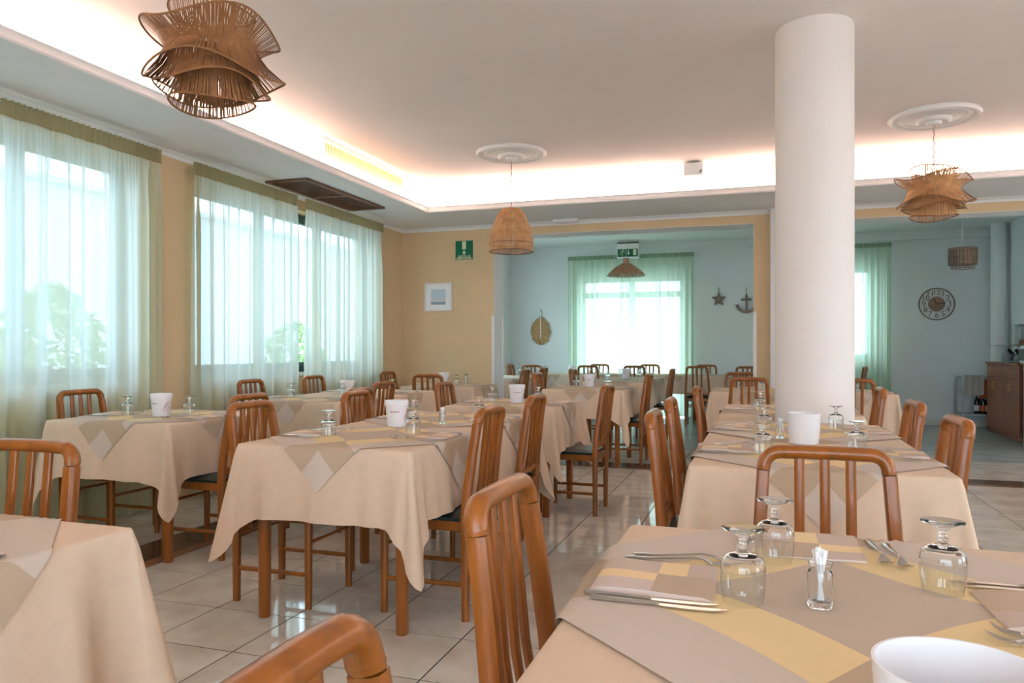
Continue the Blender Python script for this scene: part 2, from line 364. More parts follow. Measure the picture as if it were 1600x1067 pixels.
struct(b.build('trim_5', M['white_trim'], smooth=0))
b = MB()                                                             # small cornice under the soffit
def cornice(p, q, nx, ny):
    d = .045; pr = [(0, 0), (0, -d), (.012, -d), (.016, -.02), (d, -.008), (d, 0)]
    vs = [(p[0]+nx*a, p[1]+ny*a, SZ+z) for a, z in pr]+[(q[0]+nx*a, q[1]+ny*a, SZ+z) for a, z in pr]; k = len(pr)
    b.add(vs, [(i, (i+1) % k, (i+1) % k+k, i+k) for i in range(k)])
cornice((WX, NY), (WX, FY), 1, 0); cornice((WX, FY), (RX, FY), 0, -1)
struct(b.build('trim_6', M['white_trim'], smooth=0))
# pillar
b = MB(); b.lathe([(0, 0), (.215, 0), (.215, CZ-.012), (.209, CZ), (0, CZ)], 56); struct(tag(b.build('pillar', M['column'], loc=(.305, 4.725, 0))))

# ------------------------------------------------------------------ floor, tile by tile
b = MB(); b.box(WX-.3, RX+.3, NY-.3, FB, -.06, -.0013); floor = struct(b.build('floor', M['grout'], smooth=0))
b = MB(); b.box(WX, 4.9, FB-.02, BY+.3, -.06, -.001); struct(b.build('floor_back', M['plank'], smooth=0))
def tile_mesh(bd, x0, x1, y0, y1, g=.003):
    x0 += g; x1 -= g; y0 += g; y1 -= g; c = .0007
    bd.add([(x0, y0, -.0014), (x1, y0, -.0014), (x1, y1, -.0014), (x0, y1, -.0014), (x0, y0, -c), (x1, y0, -c), (x1, y1, -c), (x0, y1, -c),
            (x0+c, y0+c, 0), (x1-c, y0+c, 0), (x1-c, y1-c, 0), (x0+c, y1-c, 0)],
           [(0, 1, 5, 4), (1, 2, 6, 5), (2, 3, 7, 6), (3, 0, 4, 7), (4, 5, 9, 8), (5, 6, 10, 9), (6, 7, 11, 10), (7, 4, 8, 11), (8, 9, 10, 11)])
SX0, SX1, SY0, SY1 = -3.53, -3.14, 7.42, 7.80                          # border strips
cells = []
i0 = math.floor((WX-.05)/.4); j0 = math.floor((NY-.055)/.4)
for i in range(i0, 16):
    for j in range(j0, 23):
        x0, y0 = .05+i*.4, .055+j*.4; X0, X1, Y0, Y1 = max(x0, WX), min(x0+.4, RX), max(y0, NY), min(y0+.4, FB-.02)
        if X1-X0 < .02 or Y1-Y0 < .02: continue
        xs = [(X0, X1)]
        if X1 > SX0 and X0 < SX1: xs = [q for q in ((X0, min(X1, SX0)), (max(X0, SX1), X1)) if q[1]-q[0] > .02]
        yl = [(Y0, Y1)]
        if Y1 > SY0 and Y0 < SY1: yl = [q for q in ((Y0, min(Y1, SY0)), (max(Y0, SY1), Y1)) if q[1]-q[0] > .02]
        for a in xs:
            for q in yl: cells.append((a[0], a[1], q[0], q[1], 'tile'))
y = NY
while y < SY1-.02:
    cells.append((SX0, SX1-.1, y, min(y+.4, SY1), 'dark_tile')); y += .4
y = NY
while y < SY0-.05:
    cells.append((SX1-.1, SX1, y, min(y+.2, SY0), 'terra')); y += .2
x = SX1
while x < RX:
    cells.append((x, min(x+.4, RX), SY0+.09, SY1, 'dark_tile')); x += .4
x = SX1-.1
while x < RX:
    cells.append((x, min(x+.2, RX), SY0, SY0+.09, 'terra')); x += .2
def seen(c):
    x, y = (c[0]+c[1])/2, (c[2]+c[3])/2; Z = -x*sin(YAW)+y*cos(YAW); u = x*cos(YAW)+y*sin(YAW)
    if Z < .6: return 0
    px, py = 800+1179*u/Z, 545+1179*1.18/Z
    if -60 < px < 1660 and py < 1110: return (c[1]-c[0])*(c[3]-c[2])/Z**3*(1 if px < 1100 or py < 780 else .25)*(1 if x < 2.7 else .2)
    return 0
cells.sort(key=seen, reverse=True)
cache = {}
rest = {'tile': MB(), 'dark_tile': MB(), 'terra': MB()}
cnt = {'tile': 0, 'dark_tile': 0, 'terra': 0}
NAMES = {'tile': 'floor_tile', 'dark_tile': 'border_tile', 'terra': 'edging_tile'}; LIM = {'tile': 270, 'dark_tile': 40, 'terra': 70}
for c in cells:
    k = c[4]; w, h = round(c[1]-c[0], 3), round(c[3]-c[2], 3)
    if seen(c) > 0 and cnt[k] < LIM[k]:
        cnt[k] += 1
        if (w, h, k) not in cache:
            t = MB(); tile_mesh(t, -w/2, w/2, -h/2, h/2); o = t.build(NAMES[k], M[k], floor, smooth=0); cache[(w, h, k)] = o
        else:
            o = cache[(w, h, k)].copy(); C.objects.link(o)
        o.location = ((c[0]+c[1])/2, (c[2]+c[3])/2, 0)
    else: tile_mesh(rest[k], *c[:4])
for k in rest:
    if rest[k].f: o = rest[k].build('distant_'+NAMES[k], M[k], floor, smooth=0); o['kind'] = 'stuff'

# ------------------------------------------------------------------ windows
wn = [0]
def window(axis, p, a0, a1, z0, z1, nsash, fm, transom=None, depth=.06, inward=1):
    wn[0] += 1; o = bpy.data.objects.new('window_%d' % wn[0], None); C.objects.link(o); struct(o)
    def bx(bd, u0, u1, w0, w1, d0, d1):
        if axis == 'x': bd.cbox(p+d0, p+d1, u0, u1, w0, w1, .004)
        else: bd.cbox(u0, u1, p+d0, p+d1, w0, w1, .004)
    f = MB(); t = .05
    bx(f, a0, a1, z0, z0+t, 0, depth); bx(f, a0, a1, z1-t, z1, 0, depth); bx(f, a0, a0+t, z0+t, z1-t, 0, depth); bx(f, a1-t, a1, z0+t, z1-t, 0, depth)
    f.build('window_frame', fm, o, smooth=0)
    w = (a1-a0-2*t)/nsash
    for i in range(nsash):
        u0 = a0+t+i*w; u1 = u0+w; s = MB(); q = .045; zz = [z0+t, z1-t]
        bx(s, u0, u0+q, zz[0], zz[1], .01, depth+.012); bx(s, u1-q, u1, zz[0], zz[1], .01, depth+.012)
        bx(s, u0+q, u1-q, zz[0], zz[0]+q, .01, depth+.012); bx(s, u0+q, u1-q, zz[1]-q, zz[1], .01, depth+.012)
        if transom: bx(s, u0+q, u1-q, transom, transom+.1, .01, depth+.012)
        sa = s.build('window_sash', fm, o, smooth=0)
        g = MB()
        if axis == 'x': g.box(p+.03, p+.036, u0+q, u1-q, zz[0]+q, zz[1]-q)
        else: g.box(u0+q, u1-q, p+.03, p+.036, zz[0]+q, zz[1]-q)
        g.build('pane', M['pane'], sa, smooth=0)
    return o
window('x', WX-.2, WIN_L[0][0], WIN_L[0][1], WZ[0], WZ[1]+.1, 3, M['frame'])
window('x', WX-.2, WIN_L[1][0], WIN_L[1][1], WZ[0], WZ[1]+.1, 3, M['frame'])
window('x', WX-.2, 9.4, 12.2, .9, 2.5, 3, M['white_frame'])  # hidden window, added to brighten the back room
window('y', BY+.15, DX0, DX1, .02, DZ1, 2, M['white_frame'], transom=2.08)
window('y', BY+.15, QX0, QX1, QZ0, QZ1, 2, M['white_frame'])
b = MB()
for y0, y1 in WIN_L: b.cbox(WX-.3, WX+.02, y0, y1, WZ[0]-.035, WZ[0], .004)
struct(b.build('trim_7', M['white_trim'], smooth=0))
# outside
b = MB(); b.box(-30, 30, -20, 40, -.3, -.12); struct(b.build('courtyard_ground', M['ground'], smooth=0))

b = MB(); b.box(-11.4, -11, -6, 26, -.2, 3.9); b.box(-11.5, -10.9, -6, 26, 3.9, 4.0); struct(b.build('courtyard_wall', M['facade'], smooth=0))
def shrub(x, y, h, seed, label):
    rg = random.Random(seed); r = thing('shrub', (x, y, -.12), label, 'shrub')
    m = MB(); m.tube([(0, 0, 0), (.02, 0, h*.6)], .03, n=6); m.build('shrub_stem', M['wood2'], r)
    m = MB()
    for i in range(900):
        th, z = rg.uniform(0, 6.28), rg.uniform(-1, 1); k = rg.uniform(.55, 1)*math.sqrt(1-z*z); p = Vector((k*.55*cos(th), k*.55*sin(th), h*.55+h*.45*z))
        a = Vector((rg.uniform(-1, 1), rg.uniform(-1, 1), rg.uniform(-1, 1))).normalized(); c = a.orthogonal().normalized(); l = rg.uniform(.06, .11)
        m.add([p-a*l, p+c*l*.4, p+a*l, p-c*l*.4], [(0, 1, 2, 3)])
    m.build('shrub_foliage', M['leaf'], r, smooth=0)['kind'] = 'stuff'
shrub(-6.6, 5.6, 1.9, 1, 'green shrub in the courtyard behind the left edge curtain')
shrub(-7.2, 10.6, 1.7, 2, 'green shrub glimpsed through the gap between two curtains')
# ------------------------------------------------------------------ curtains
def curtain(axis, p, a0, a1, z0, z1, ms, mh, label, seed, wl=.14, amp=.038, head=.10, toward=1):
    rr = random.Random(seed); root = thing('curtain', (0, 0, 0), label, 'curtain')
    n = int((a1-a0)/.009); ph = [rr.uniform(0, 6.28) for _ in range(6)]
    us = [a0+(a1-a0)*i/n for i in range(n+1)]
    ks = [2*pi/(wl*rr.uniform(.9, 1.1)), 2*pi/(wl*1.73), 2*pi/(wl*.61), 2*pi/(wl*4.1)]
    def dep(u, t):                                                   # t 0 top .. 1 bottom
        w = u+.02*sin(u*5+ph[4])*t
        big = sin(ks[0]*w+ph[0]+1.6*sin(ks[3]*w+ph[3]))+.55*sin(ks[1]*w+ph[1])
        small = sin(2*pi/.034*u+ph[5])
        k = min(1, t*5)
        en = math.exp(-((min(u-a0, a1-u))/.09)**2)*.028*sin(2*pi*u/.05+ph[2])*k
        return toward*(en+amp*.75*big*(.25+.75*k)+.007*small*(1-k)+.01*sin(ks[2]*w+ph[2])*k)
    def pt(u, d, z): return (p+d, u, z) if axis == 'x' else (u, p+d, z)
    zs = [z1-head-(z1-head-z0)*(k/16)**1.15 for k in range(17)]
    s = MB(); vs = [pt(u, dep(u, k/16), z) for k, z in enumerate(zs) for u in us]; m = n+1
    s.add(vs, [(k*m+i, k*m+i+1, (k+1)*m+i+1, (k+1)*m+i) for k in range(16) for i in range(n)])
    s.build('sheer_panel', ms, root, smooth=180)
    h = MB(); n2 = int((a1-a0)/.008); m2 = n2+1
    hv = []
    for k in range(5):
        z = z1-head*k/4
        for i in range(m2):
            u = a0+(a1-a0)*i/n2; q = (1, .9, .8, .9, 1.0)[k]
            hv.append(pt(u, toward*(.015*q*sin(2*pi/.042*u+1.2*sin(u*9)+ph[5])+.003*sin(u*40)+.004), z))
    h.add(hv, [(k*m2+i, k*m2+i+1, (k+1)*m2+i+1, (k+1)*m2+i) for k in range(4) for i in range(n2)])
    h.build('header_tape', mh, root, smooth=180)
    r = MB(); e = pt(a0-.01, -toward*.016, z1-.015), pt(a1+.01, -toward*.016, z1-.015); r.tube(e, .008, n=6); r.build('curtain_rail', M['white_trim'], root)
    return root
curtain('x', -4.2, 2.0, 4.48, .02, 2.645, M['sheer_g'], M['sheer_head'], 'wide pale green sheer curtain over the window at left edge', 1, wl=.16)
curtain('x', -4.2, 4.84, 6.23, .02, 2.645, M['sheer_g'], M['sheer_head'], 'pale green sheer curtain between tan wall strip and bright gap', 2, wl=.15)
curtain('x', -4.2, 6.37, 7.94, .02, 2.645, M['sheer_g'], M['sheer_head'], 'pale green sheer curtain nearest the far corner of the room', 3, wl=.13)
curtain('y', 12.95, -3.2, -1.03, .04, 2.80, M['sheer_b'], M['sheer_bh'], 'mint sheer curtain over the back room glazed door', 4, wl=.13, amp=.03, head=.07, toward=-1)
curtain('y', 12.95, .35, 1.95, .04, 2.83, M['sheer_b'], M['sheer_bh'], 'mint sheer curtain right of the pillar beside the clock', 5, wl=.13, amp=.03, head=.07, toward=-1)

# ------------------------------------------------------------------ chair
def proto_chair():
    r = thing('dining_chair', (0, 0, 0), None, 'chair')
    for s in (-1, 1):
        m = MB()
        m.tube([(s*.176, -.195, 0), (s*.176, -.195, .25), (s*.176, -.195, .44), (s*.172, -.203, .56), (s*.162, -.222, .72), (s*.154, -.241, .853)],
               [.0145, .016, .018, .018, .0175, .017], [.016, .0185, .022, .022, .021, .021], n=10, up=(0, 1, 0), sq=.65)
        m.build('rear_leg', M['wood'], r)
        m = MB(); m.tube([(s*.176, .195, 0), (s*.176, .195, .2), (s*.176, .195, .415)], [.0145, .016, .017], n=10, up=(0, 1, 0), sq=.75); m.build('front_leg', M['wood'], r)
        m = MB(); m.tube([(s*.176, -.185, .155), (s*.176, .185, .155)], .0085, .011, n=8); m.build('side_stretcher', M['wood'], r)
    m = MB(); arc = []
    R = .042; tz = .904
    arc.append((-.1535, -.2412, .8535)); arc.append((-.153, -.243, .861))
    for k in range(7):
        th = pi-k*pi/12; arc.append((-.153+R+R*cos(th), -.244-.006*sin(pi-th), tz-R+R*sin(th)))
    right = [(-x, y, z) for x, y, z in reversed(arc)]
    path = arc+[(-.05, -.252, tz+.001), (.05, -.252, tz+.001)]+right
    k = len(path); m.tube(path, [.0165]+[.0185]*(k-2)+[.0165], [.0205]+[.0225]*(k-2)+[.0205], n=12, up=(0, 1, 0)); m.build('top_rail', M['wood'], r)
    for x in (-.063, 0, .063):
        m = MB(); m.tube([(x, -.204, .50), (x, -.222, .60), (x, -.232, .70), (x, -.242, .80), (x, -.250, .896)], .0135, [.0075, .009, .0095, .009, .008], n=8, up=(0, 1, 0), sq=.7)
        m.build('slat', M['wood'], r)
    m = MB(); m.cbox(-.164, .164, -.212, -.188, .478, .512, .005); m.build('lower_rail', M['wood'], r)
    m = MB(); m.tube([(-.165, .195, .30), (.165, .195, .30)], .0085, n=8); m.build('front_stretcher', M['wood'], r)
    m = MB(); m.tube([(-.165, -.195, .30), (.165, -.195, .30)], .0085, n=8); m.build('rear_stretcher', M['wood'], r)
    m = MB(); t = .012
    m.cbox(-.178, -.178+2*t, -.18, .18, .385, .43, .003); m.cbox(.178-2*t, .178, -.18, .18, .385, .43, .003)
    m.cbox(-.16, .16, .178, .178+2*t, .385, .43, .003); m.cbox(-.16, .16, -.178-2*t, -.178, .385, .43, .003)
    m.build('seat_frame', M['wood'], r)
    m = MB(); nx = 10; vs = []; fs = []
    def se(t): return math.copysign(abs(t)**.7, t)
    for i in range(nx+1):
        for j in range(nx+1):
            u, v = -1+2*i/nx, -1+2*j/nx; e = max(abs(u), abs(v)); z = .463-.012*e**6-.004*(u*u+v*v)
            vs.append((u*.19, v*.188+.006, z))
    w = nx+1
    fs = [(i*w+j, (i+1)*w+j, (i+1)*w+j+1, i*w+j+1) for i in range(nx) for j in range(nx)]
    rim = [i*w for i in range(w)]+[nx*w+j for j in range(1, w)]+[i*w+nx for i in range(nx-1, -1, -1)]+[j for j in range(nx-1, 0, -1)]
    q = len(vs); lo = [(vs[i][0]*.97, vs[i][1]*.97, .43) for i in rim]; vs += lo; k = len(rim)
    fs += [(rim[i], rim[(i+1) % k], q+(i+1) % k, q+i) for i in range(k)]+[tuple(q+i for i in range(k))]
    m.add(vs, fs); m.build('seat', M['vinyl'], r, smooth=60)
    return r
CH = proto_chair(); KIDS[CH.name] = list(CH.children); used = [False]
RZ = {'N': 0, 'E': -pi/2, 'S': pi, 'W': pi/2}
def chair(x, y, face, label, dz=0):
    o = CH if not used[0] else copy_tree(CH); used[0] = True
    o.location = (x, y, 0); o.rotation_euler = (0, 0, RZ[face]+radians(dz)); tag(o, label, 'chair', 'slatted dining chairs'); return o

# ------------------------------------------------------------------ tables and cloths
T = .77
def proto_table(w, l):
    r = thing('dining_table', (0, 0, 0), None, 'table')
    m = MB(); m.cbox(-w/2+.02, w/2-.02, -l/2+.02, l/2-.02, .728, .764, .006); m.build('tabletop', M['table_wood'], r)
    m = MB(); a = w/2-.07; c = l/2-.08
    m.box(-a, a, -c-.012, -c+.012, .64, .728); m.box(-a, a, c-.012, c+.012, .64, .728); m.box(-a-.012, -a+.012, -c, c, .64, .728); m.box(a-.012, a+.012, -c, c, .64, .728)
    m.build('apron', M['table_wood'], r)
    for sx in (-1, 1):
        for sy in (-1, 1):
            q = MB(); q.tube([(sx*a, sy*c, 0), (sx*a, sy*c, .005), (sx*a, sy*c, .728)], [.023, .0255, .0275], n=12, up=(0, 1, 0), sq=.85); q.build('table_leg', M['table_wood'], r)
    return r
tcache = {}
def table(x, y, w, l, label):
    k = (round(w, 2), round(l, 2))
    if k not in tcache: o = proto_table(*k); KIDS[o.name] = list(o.children); tcache[k] = o
    else: o = copy_tree(tcache[k])
    o.location = (x, y, 0); tag(o, label, 'table', 'cloth covered dining tables'); return o
class Cloth:
    def __init__(s, x0, x1, y0, y1, over=(.3, .3, .3, .3), tip=.5, seed=0):
        s.r = (x0, x1, y0, y1); s.over = over; s.tip = tip; s.rr = random.Random(seed); s.ph = [s.rr.uniform(0, 6.28) for _ in range(12)]
    def off(s, side, c, d, t):                                       # outward offset at drop t
        p = s.ph[side*3:side*3+3]; k = t/.3
        rip = .020*math.exp(-((d-.10)/.09)**2)*sin(2*pi*d/.17+p[0])+.011*sin(2*pi*c/.31+p[1])+.004*sin(2*pi*c/.13+p[2])
        return max(.004, .004+.035*t+(rip+.012)*k)
    def build(s, label, nv=12):
        x0, x1, y0, y1 = s.r; rc = .018; cols = []                    # (x, y, nx, ny, side, c, d, L, f)
        sides = [((x0, y0), (x1, y0), (0, -1), 2), ((x1, y0), (x1, y1), (1, 0), 1), ((x1, y1), (x0, y1), (0, 1), 3), ((x0, y1), (x0, y0), (-1, 0), 0)]
        for q, (a, e, nn, sd) in enumerate(sides):
            a = Vector(a); e = Vector(e); ln = (e-a).length; tdir = (e-a)/ln; k = max(10, int(ln/.03))
            for i in range(k+1):
                c = rc+(ln-2*rc)*i/k; d = min(c, ln-c); p = a+tdir*c
                kk = .42*max(0, 1-d/.16)**2; cols.append((p.x, p.y, nn[0], nn[1], sd, c, d, s.over[sd]+(s.tip-s.over[sd])*kk, 0))
            nx = sides[(q+1) % 4]; cc = e-tdir*rc-Vector(nn)*rc; o0, o1 = s.over[sd], s.over[nx[3]]
            tp = s.tip*s.rr.uniform(.92, 1.06)
            for i in range(1, 10):
                th = i/10*pi/2; f = sin(2*th); g = Vector(nn)*cos(th)+tdir*sin(th); p = cc+g*rc
                Lh = o0+(o1-o0)*i/10; Lh = Lh+(tp-Lh)*(.42+.58*(1-abs(2*i/10-1)**1.4))
                cols.append((p.x, p.y, g.x, g.y, sd if i < 5 else nx[3], 0, 0, Lh, f))
        m = MB(); n = len(cols); vs = []
        ring = []
        lev = [('in', .017, 0), ('in', .009, -.0008), ('in', .003, -.003), ('e', 0, -.007)]
        for kind, di, z in lev: ring.append([(c[0]-c[2]*di, c[1]-c[3]*di, T+z) for c in cols])
        for j in range(1, nv+1):
            row = []
            for c in cols:
                t = c[7]*j/nv; o = s.off(c[4], c[5], c[6], t)
                if c[8] > 0:
                    fold = .19*c[8]**1.1+.05*sin(4*math.atan2(c[3], c[2])+s.ph[1])*c[8]
                    o = o*(1-c[8])+t*max(.02, fold)+.004
                row.append((c[0]+c[2]*o, c[1]+c[3]*o, T-.007-max(.001, t-.002)))
            ring.append(row)
        for r_ in ring: vs += r_
        fs = [(k*n+i, k*n+(i+1) % n, (k+1)*n+(i+1) % n, (k+1)*n+i) for k in range(len(ring)-1) for i in range(n)]
        fs.append(tuple(range(n)))
        m.add(vs, fs); o = m.build('tablecloth', M['cloth'], smooth=180)
        return tag(o, label, 'tablecloth', 'beige tablecloths')
    def overlay(s, cx, cy, label, hd=.64, twist=0, N=50, up=0):
        x0, x1, y0, y1 = s.r; m = MB(); vs = []; fs = []; mi = []
        for i in range(N+1):
            for j in range(N+1):
                a, c = (i/N-.5), (j/N-.5); th = pi/4+radians(twist); k = hd*math.sqrt(2)
                px, py = cx+k*(a*cos(th)-c*sin(th)), cy+k*(a*sin(th)+c*cos(th))
                z = T+.0028+up; qx, qy = px, py; lift = .0055
                for sd, dd, ax, sg in ((0, x0-px, 0, -1), (1, px-x1, 0, 1), (2, y0-py, 1, -1), (3, py-y1, 1, 1)):
                    if dd > -.012:
                        t = max(0, dd); co = (py-y0) if ax == 0 else (px-x0); ln = (y1-y0) if ax == 0 else (x1-x0)
                        if sd in (1,): pass
                        if sd == 2: co = px-x0
                        elif sd == 1: co = py-y0
                        elif sd == 3: co = x1-px
                        elif sd == 0: co = y1-py
                        o = s.off(sd, co, min(co, ln-co), t)+lift if t > 0 else lift*(1+dd/.012)
                        if dd > 0: z = min(z, T+.0028+up-t)
                        if ax == 0: qx = (x0 if sg < 0 else x1)+sg*o if dd > 0 else px+sg*o
                        else: qy = (y0 if sg < 0 else y1)+sg*o if dd > 0 else py+sg*o
                vs.append((qx, qy, z))
        w = N+1; fs = [(i*w+j, (i+1)*w+j, (i+1)*w+j+1, i*w+j+1) for i in range(N) for j in range(N)]
        m.add(vs, fs); o = m.build('table_overlay', M['overlay'], smooth=180)
        ul = o.data.uv_layers.new(name='weave'); uvs = []
        for lp in o.data.loops: uvs += [(lp.vertex_index//w)/N, (lp.vertex_index % w)/N]
        ul.data.foreach_set('uv', uvs)
        return tag(o, label, 'table overlay', 'checked diamond overlays')

# ------------------------------------------------------------------ tableware
def me_napkin():
    m = MB(); n = 12; vs = []; w = n+1; lx, ly = .20, .185
    for i in range(w):
        for j in range(w):
            u, v = i/n, j/n; e = min(u, 1-u)*lx; z = .0085-.0045*math.exp(-e/.006)+.002*sin(u*5+v*2)
            vs.append((u*lx-lx/2, v*ly-ly/2, z))
    rim = [i*w for i in range(w)]+[n*w+j for j in range(1, w)]+[i*w+n for i in range(n-1, -1, -1)]+[j for j in range(n-1, 0, -1)]
    q = len(vs); vs += [(vs[i][0], vs[i][1], .0002) for i in rim]; k = len(rim)
    m.add(vs, [])
    for i in range(n):
        for j in range(n):
            u, v = (i+.5)/n, (j+.5)/n; mi = 0
            if u < .5 and .33 < v < .58: mi = 3
            elif .5 < u < .76 and v > .58: mi = 3
            elif u > .5 and v < .58: mi = 1
            elif u < .5 and v < .33: mi = 0
            else: mi = 2
            m.f.append((i*w+j, (i+1)*w+j, (i+1)*w+j+1, i*w+j+1)); m.m.append(mi)
    for i in range(k): m.f.append((rim[i], rim[(i+1) % k], q+(i+1) % k, q+i)); m.m.append(0)
    return m.build('folded_napkin', [M['ov_pale'], M['ov_dark'], M['ov_mid'], M['ov_yel']], smooth=50)
def me_goblet():
    r = thing('wine_goblet', (0, 0, 0), None, 'glass')
    m = MB(); m.lathe([(.0310, 0), (.0335, .015), (.0350, .034), (.0355, .053)], 28); m.build('goblet_bowl', M['thin_glass'], r, smooth=180)
    m = MB(); m.lathe([(.0337, .053), (.0335, .058), (.0318, .065), (.027, .0708), (.018, .0738), (0, .0745)][::-1]+[(.0355, .053), (.0346, .062), (.0310, .070), (.024, .0757), (.013, .0790), (.0075, .082), (.0062, .087), (.0085, .0905), (.0058, .094), (.0055, .099), (.0085, .105), (.018, .1115), (.029, .1157), (.0335, .1175), (.0335, .1187), (.029, .1187), (0, .1175)], 28); m.build('goblet_stem', M['glass'], r, smooth=60)
    return r
def me_knife():
    m = MB(); m.tube([(-.107, 0, .004), (-.104, 0, .0045), (-.06, 0, .0045), (0, 0, .0042), (.003, 0, .0035)], [.004, .0058, .0056, .0046, .003], [.0025, .0038, .0036, .003, .002], n=8)
    top = [(0, -.004), (.01, -.0075), (.05, -.0095), (.085, -.0075), (.104, -.0005), (.108, .004), (.0, .004)]
    m.prism(top, lambda u, v, d: (u, v, d), .0022, .0040); return m.build('table_knife', M['steel'], smooth=35)
def me_fork():
    m = MB()
    m.tube([(-.10, 0, .003), (-.097, 0, .0032), (-.06, 0, .004), (-.01, 0, .008), (.03, 0, .013), (.05, 0, .011), (.06, 0, .006), (.066, 0, .0045)],
           [.006, .0085, .0075, .005, .0032, .006, .011, .0115], [.0014, .0018, .002, .002, .002, .0016, .0013, .0013], n=8)
    for y in (-.0093, -.0031, .0031, .0093):
        m.tube([(.064, y, .0045), (.078, y, .0055), (.092, y, .010), (.102, y, .016)], [.0019, .0018, .0015, .0008], [.0011, .0011, .001, .0007], n=5)
    return m.build('table_fork', M['steel'], smooth=50)
def parts_jar():
    r = thing('toothpick_jar', (0, 0, 0), None, 'toothpick jar')
    m = MB(); m.lathe([(0, .010), (.0155, .012), (.0165, .02), (.0165, .054), (.0145, .060), (.0165, .066), (.0172, .0705), (.0188, .0705), (.0178, .066), (.0160, .060), (.0187, .054), (.0190, .004), (.0175, .0005), (0, .0005)], 20); m.build('glass_jar', M['glass'], r)
    rr = random.Random(3)
    for i in range(9):
        a = rr.uniform(0, 6.28); d = rr.uniform(.004, .0125); q = MB()
        e = (d*1.0*cos(a), d*1.0*sin(a)); 
        q.tube([(-e[0]*.5, -e[1]*.5, .0125), (e[0], e[1], .082+rr.uniform(0, .012))], [.0022, .0036], n=6); q.build('wrapped_toothpick', M['paper'], r)
    return r
def proto_tub(kind):
    r = thing('white_tub', (0, 0, 0), None, 'tub')
    m = MB(); 
    if kind == 'print':
        m.lathe([(0, .002), (.047, 0), (.049, .004), (.0585, .118), (.0565, .118), (.047, .006), (0, .006)], 32); m.build('tub_body', M['plastic'], r)
        m = MB(); m.lathe([(.0575, .108), (.0615, .108), (.0625, .112), (.0622, .132), (.0605, .136), (.0575, .134), (.0570, .12)], 32); m.build('rim_band', M['plastic'], r)
        def wrap(u, z, d): rad = .049+(.0095*z/.114)+d; a = u/.055; return (rad*cos(a), rad*sin(a), z)
        m = MB(); m.prism([(-.024, .075), (-.018, .075), (-.018, .081), (-.024, .081)], wrap, .0004, .0012)
        for i in range(6):
            u = -.014+i*.0062; m.prism([(u, .0762), (u+.0044, .0762), (u+.0044, .0800), (u, .0800)], wrap, .0004, .0012)
        m.build('red_print', M['red'], r)
        m = MB()
        for u, z, l in ((.030, .04, .05), (.040, .05, .05), (.048, .045, .055), (.056, .032, .045), (.036, .028, .02)):
            uu = u+.02; m.prism([(uu, z), (uu+.0022, z), (uu+.0022+l*.45, z+l*.8), (uu+l*.45, z+l*.8)], wrap, .0004, .0012)
        m.build('red_stroke_print', M['red'], r)
    else:
        m.lathe([(0, .002), (.058, 0), (.060, .004), (.064, .05), (.0655, .0505), (.0655, .0525), (.0643, .053), (.069, .126), (.0695, .130), (.0665, .130), (.061, .05), (.057, .006), (0, .006)], 40); m.build('tub_body', M['plastic'], r)
    return r
P_NAP, P_GOB, P_KNI, P_FOR = me_napkin(), me_goblet(), me_knife(), me_fork()
P_JAR, P_TUB, P_PLAIN = parts_jar(), proto_tub('print'), proto_tub('plain')
for q in (P_JAR, P_TUB, P_PLAIN, P_GOB): KIDS[q.name] = list(q.children)
first = {}
def place(p, x, y, z, rz, label, cat, group):
    o = p if p.name not in first else copy_tree(p)
    first[p.name] = 1
    o.location = (x, y, z); o.rotation_euler = (0, 0, rz); return tag(o, label, cat, group)
TZ = T+.0048

# table rows: x0, x1, y0, y1, number of tables, axis, description, cloth overhang, tip, full cutlery
ROWS = {
 'N': (-.288, .555, .03, 1.776, 2, 'y', 'nearest right-hand table row', (.3, .3, .3, .3), .5, 1),
 'R2': (-.238, .615, 2.72, 4.47, 2, 'y', 'row before the white pillar', (.3, .3, .33, .15), .5, 1),
 'R3': (-.24, .61, 4.985, 5.83, 1, 'y', 'table behind the white pillar', (.3, .3, .15, .3), .5, 1),
 'R4': (-.45, 1.19, 7.5, 8.3, 2, 'x', 'crosswise row behind the pillar', (.3, .3, .3, .3), .5, 0),
 'M1': (-2.155, -1.32, 2.735, 4.53, 2, 'y', 'nearest middle table row', (.3, .3, .305, .3), .53, 1),
 'M2': (-2.165, -1.34, 5.02, 5.90, 1, 'y', 'second middle table', (.3, .3, .3, .3), .52, 1),
 'M3': (-2.10, -1.265, 7.38, 8.28, 1, 'y', 'third middle table', (.28, .28, .28, .28), .52, 0),
 'L0': (-2.21, -1.365, .5, 1.385, 1, 'y', 'table in bottom left corner', (.3, .36, .36, .3), .52, 1),
 'L1': (-3.91, -3.03, 3.29, 4.15, 1, 'y', 'first table by the windows', (.3, .3, .31, .3), .55, 1),
 'L2': (-3.93, -3.03, 5.0, 6.83, 2, 'y', 'second row by the windows', (.3, .3, .3, .3), .5, 1),
 'L3': (-3.75, -2.90, 7.5, 8.3, 1, 'y', 'far left corner table', (.3, .3, .3, .3), .48, 0),
 'B1': (-2.12, -1.28, 9.3, 11.0, 2, 'y', 'back room middle row', (.3, .3, .3, .3), .5, 0),
 'B2': (-3.95, -3.10, 9.3, 11.0, 2, 'y', 'back room left row', (.3, .3, .3, .3), .5, 0),
 'B3': (-3.70, .20, 11.85, 12.60, 4, 'x', 'row under back window', (.28, .28, .28, .28), .45, 0),
 'B4': (.55, 1.30, 12.0, 12.75, 1, 'y', 'back room right table', (.28, .28, .28, .28), .45, 0),
}
CL = {}
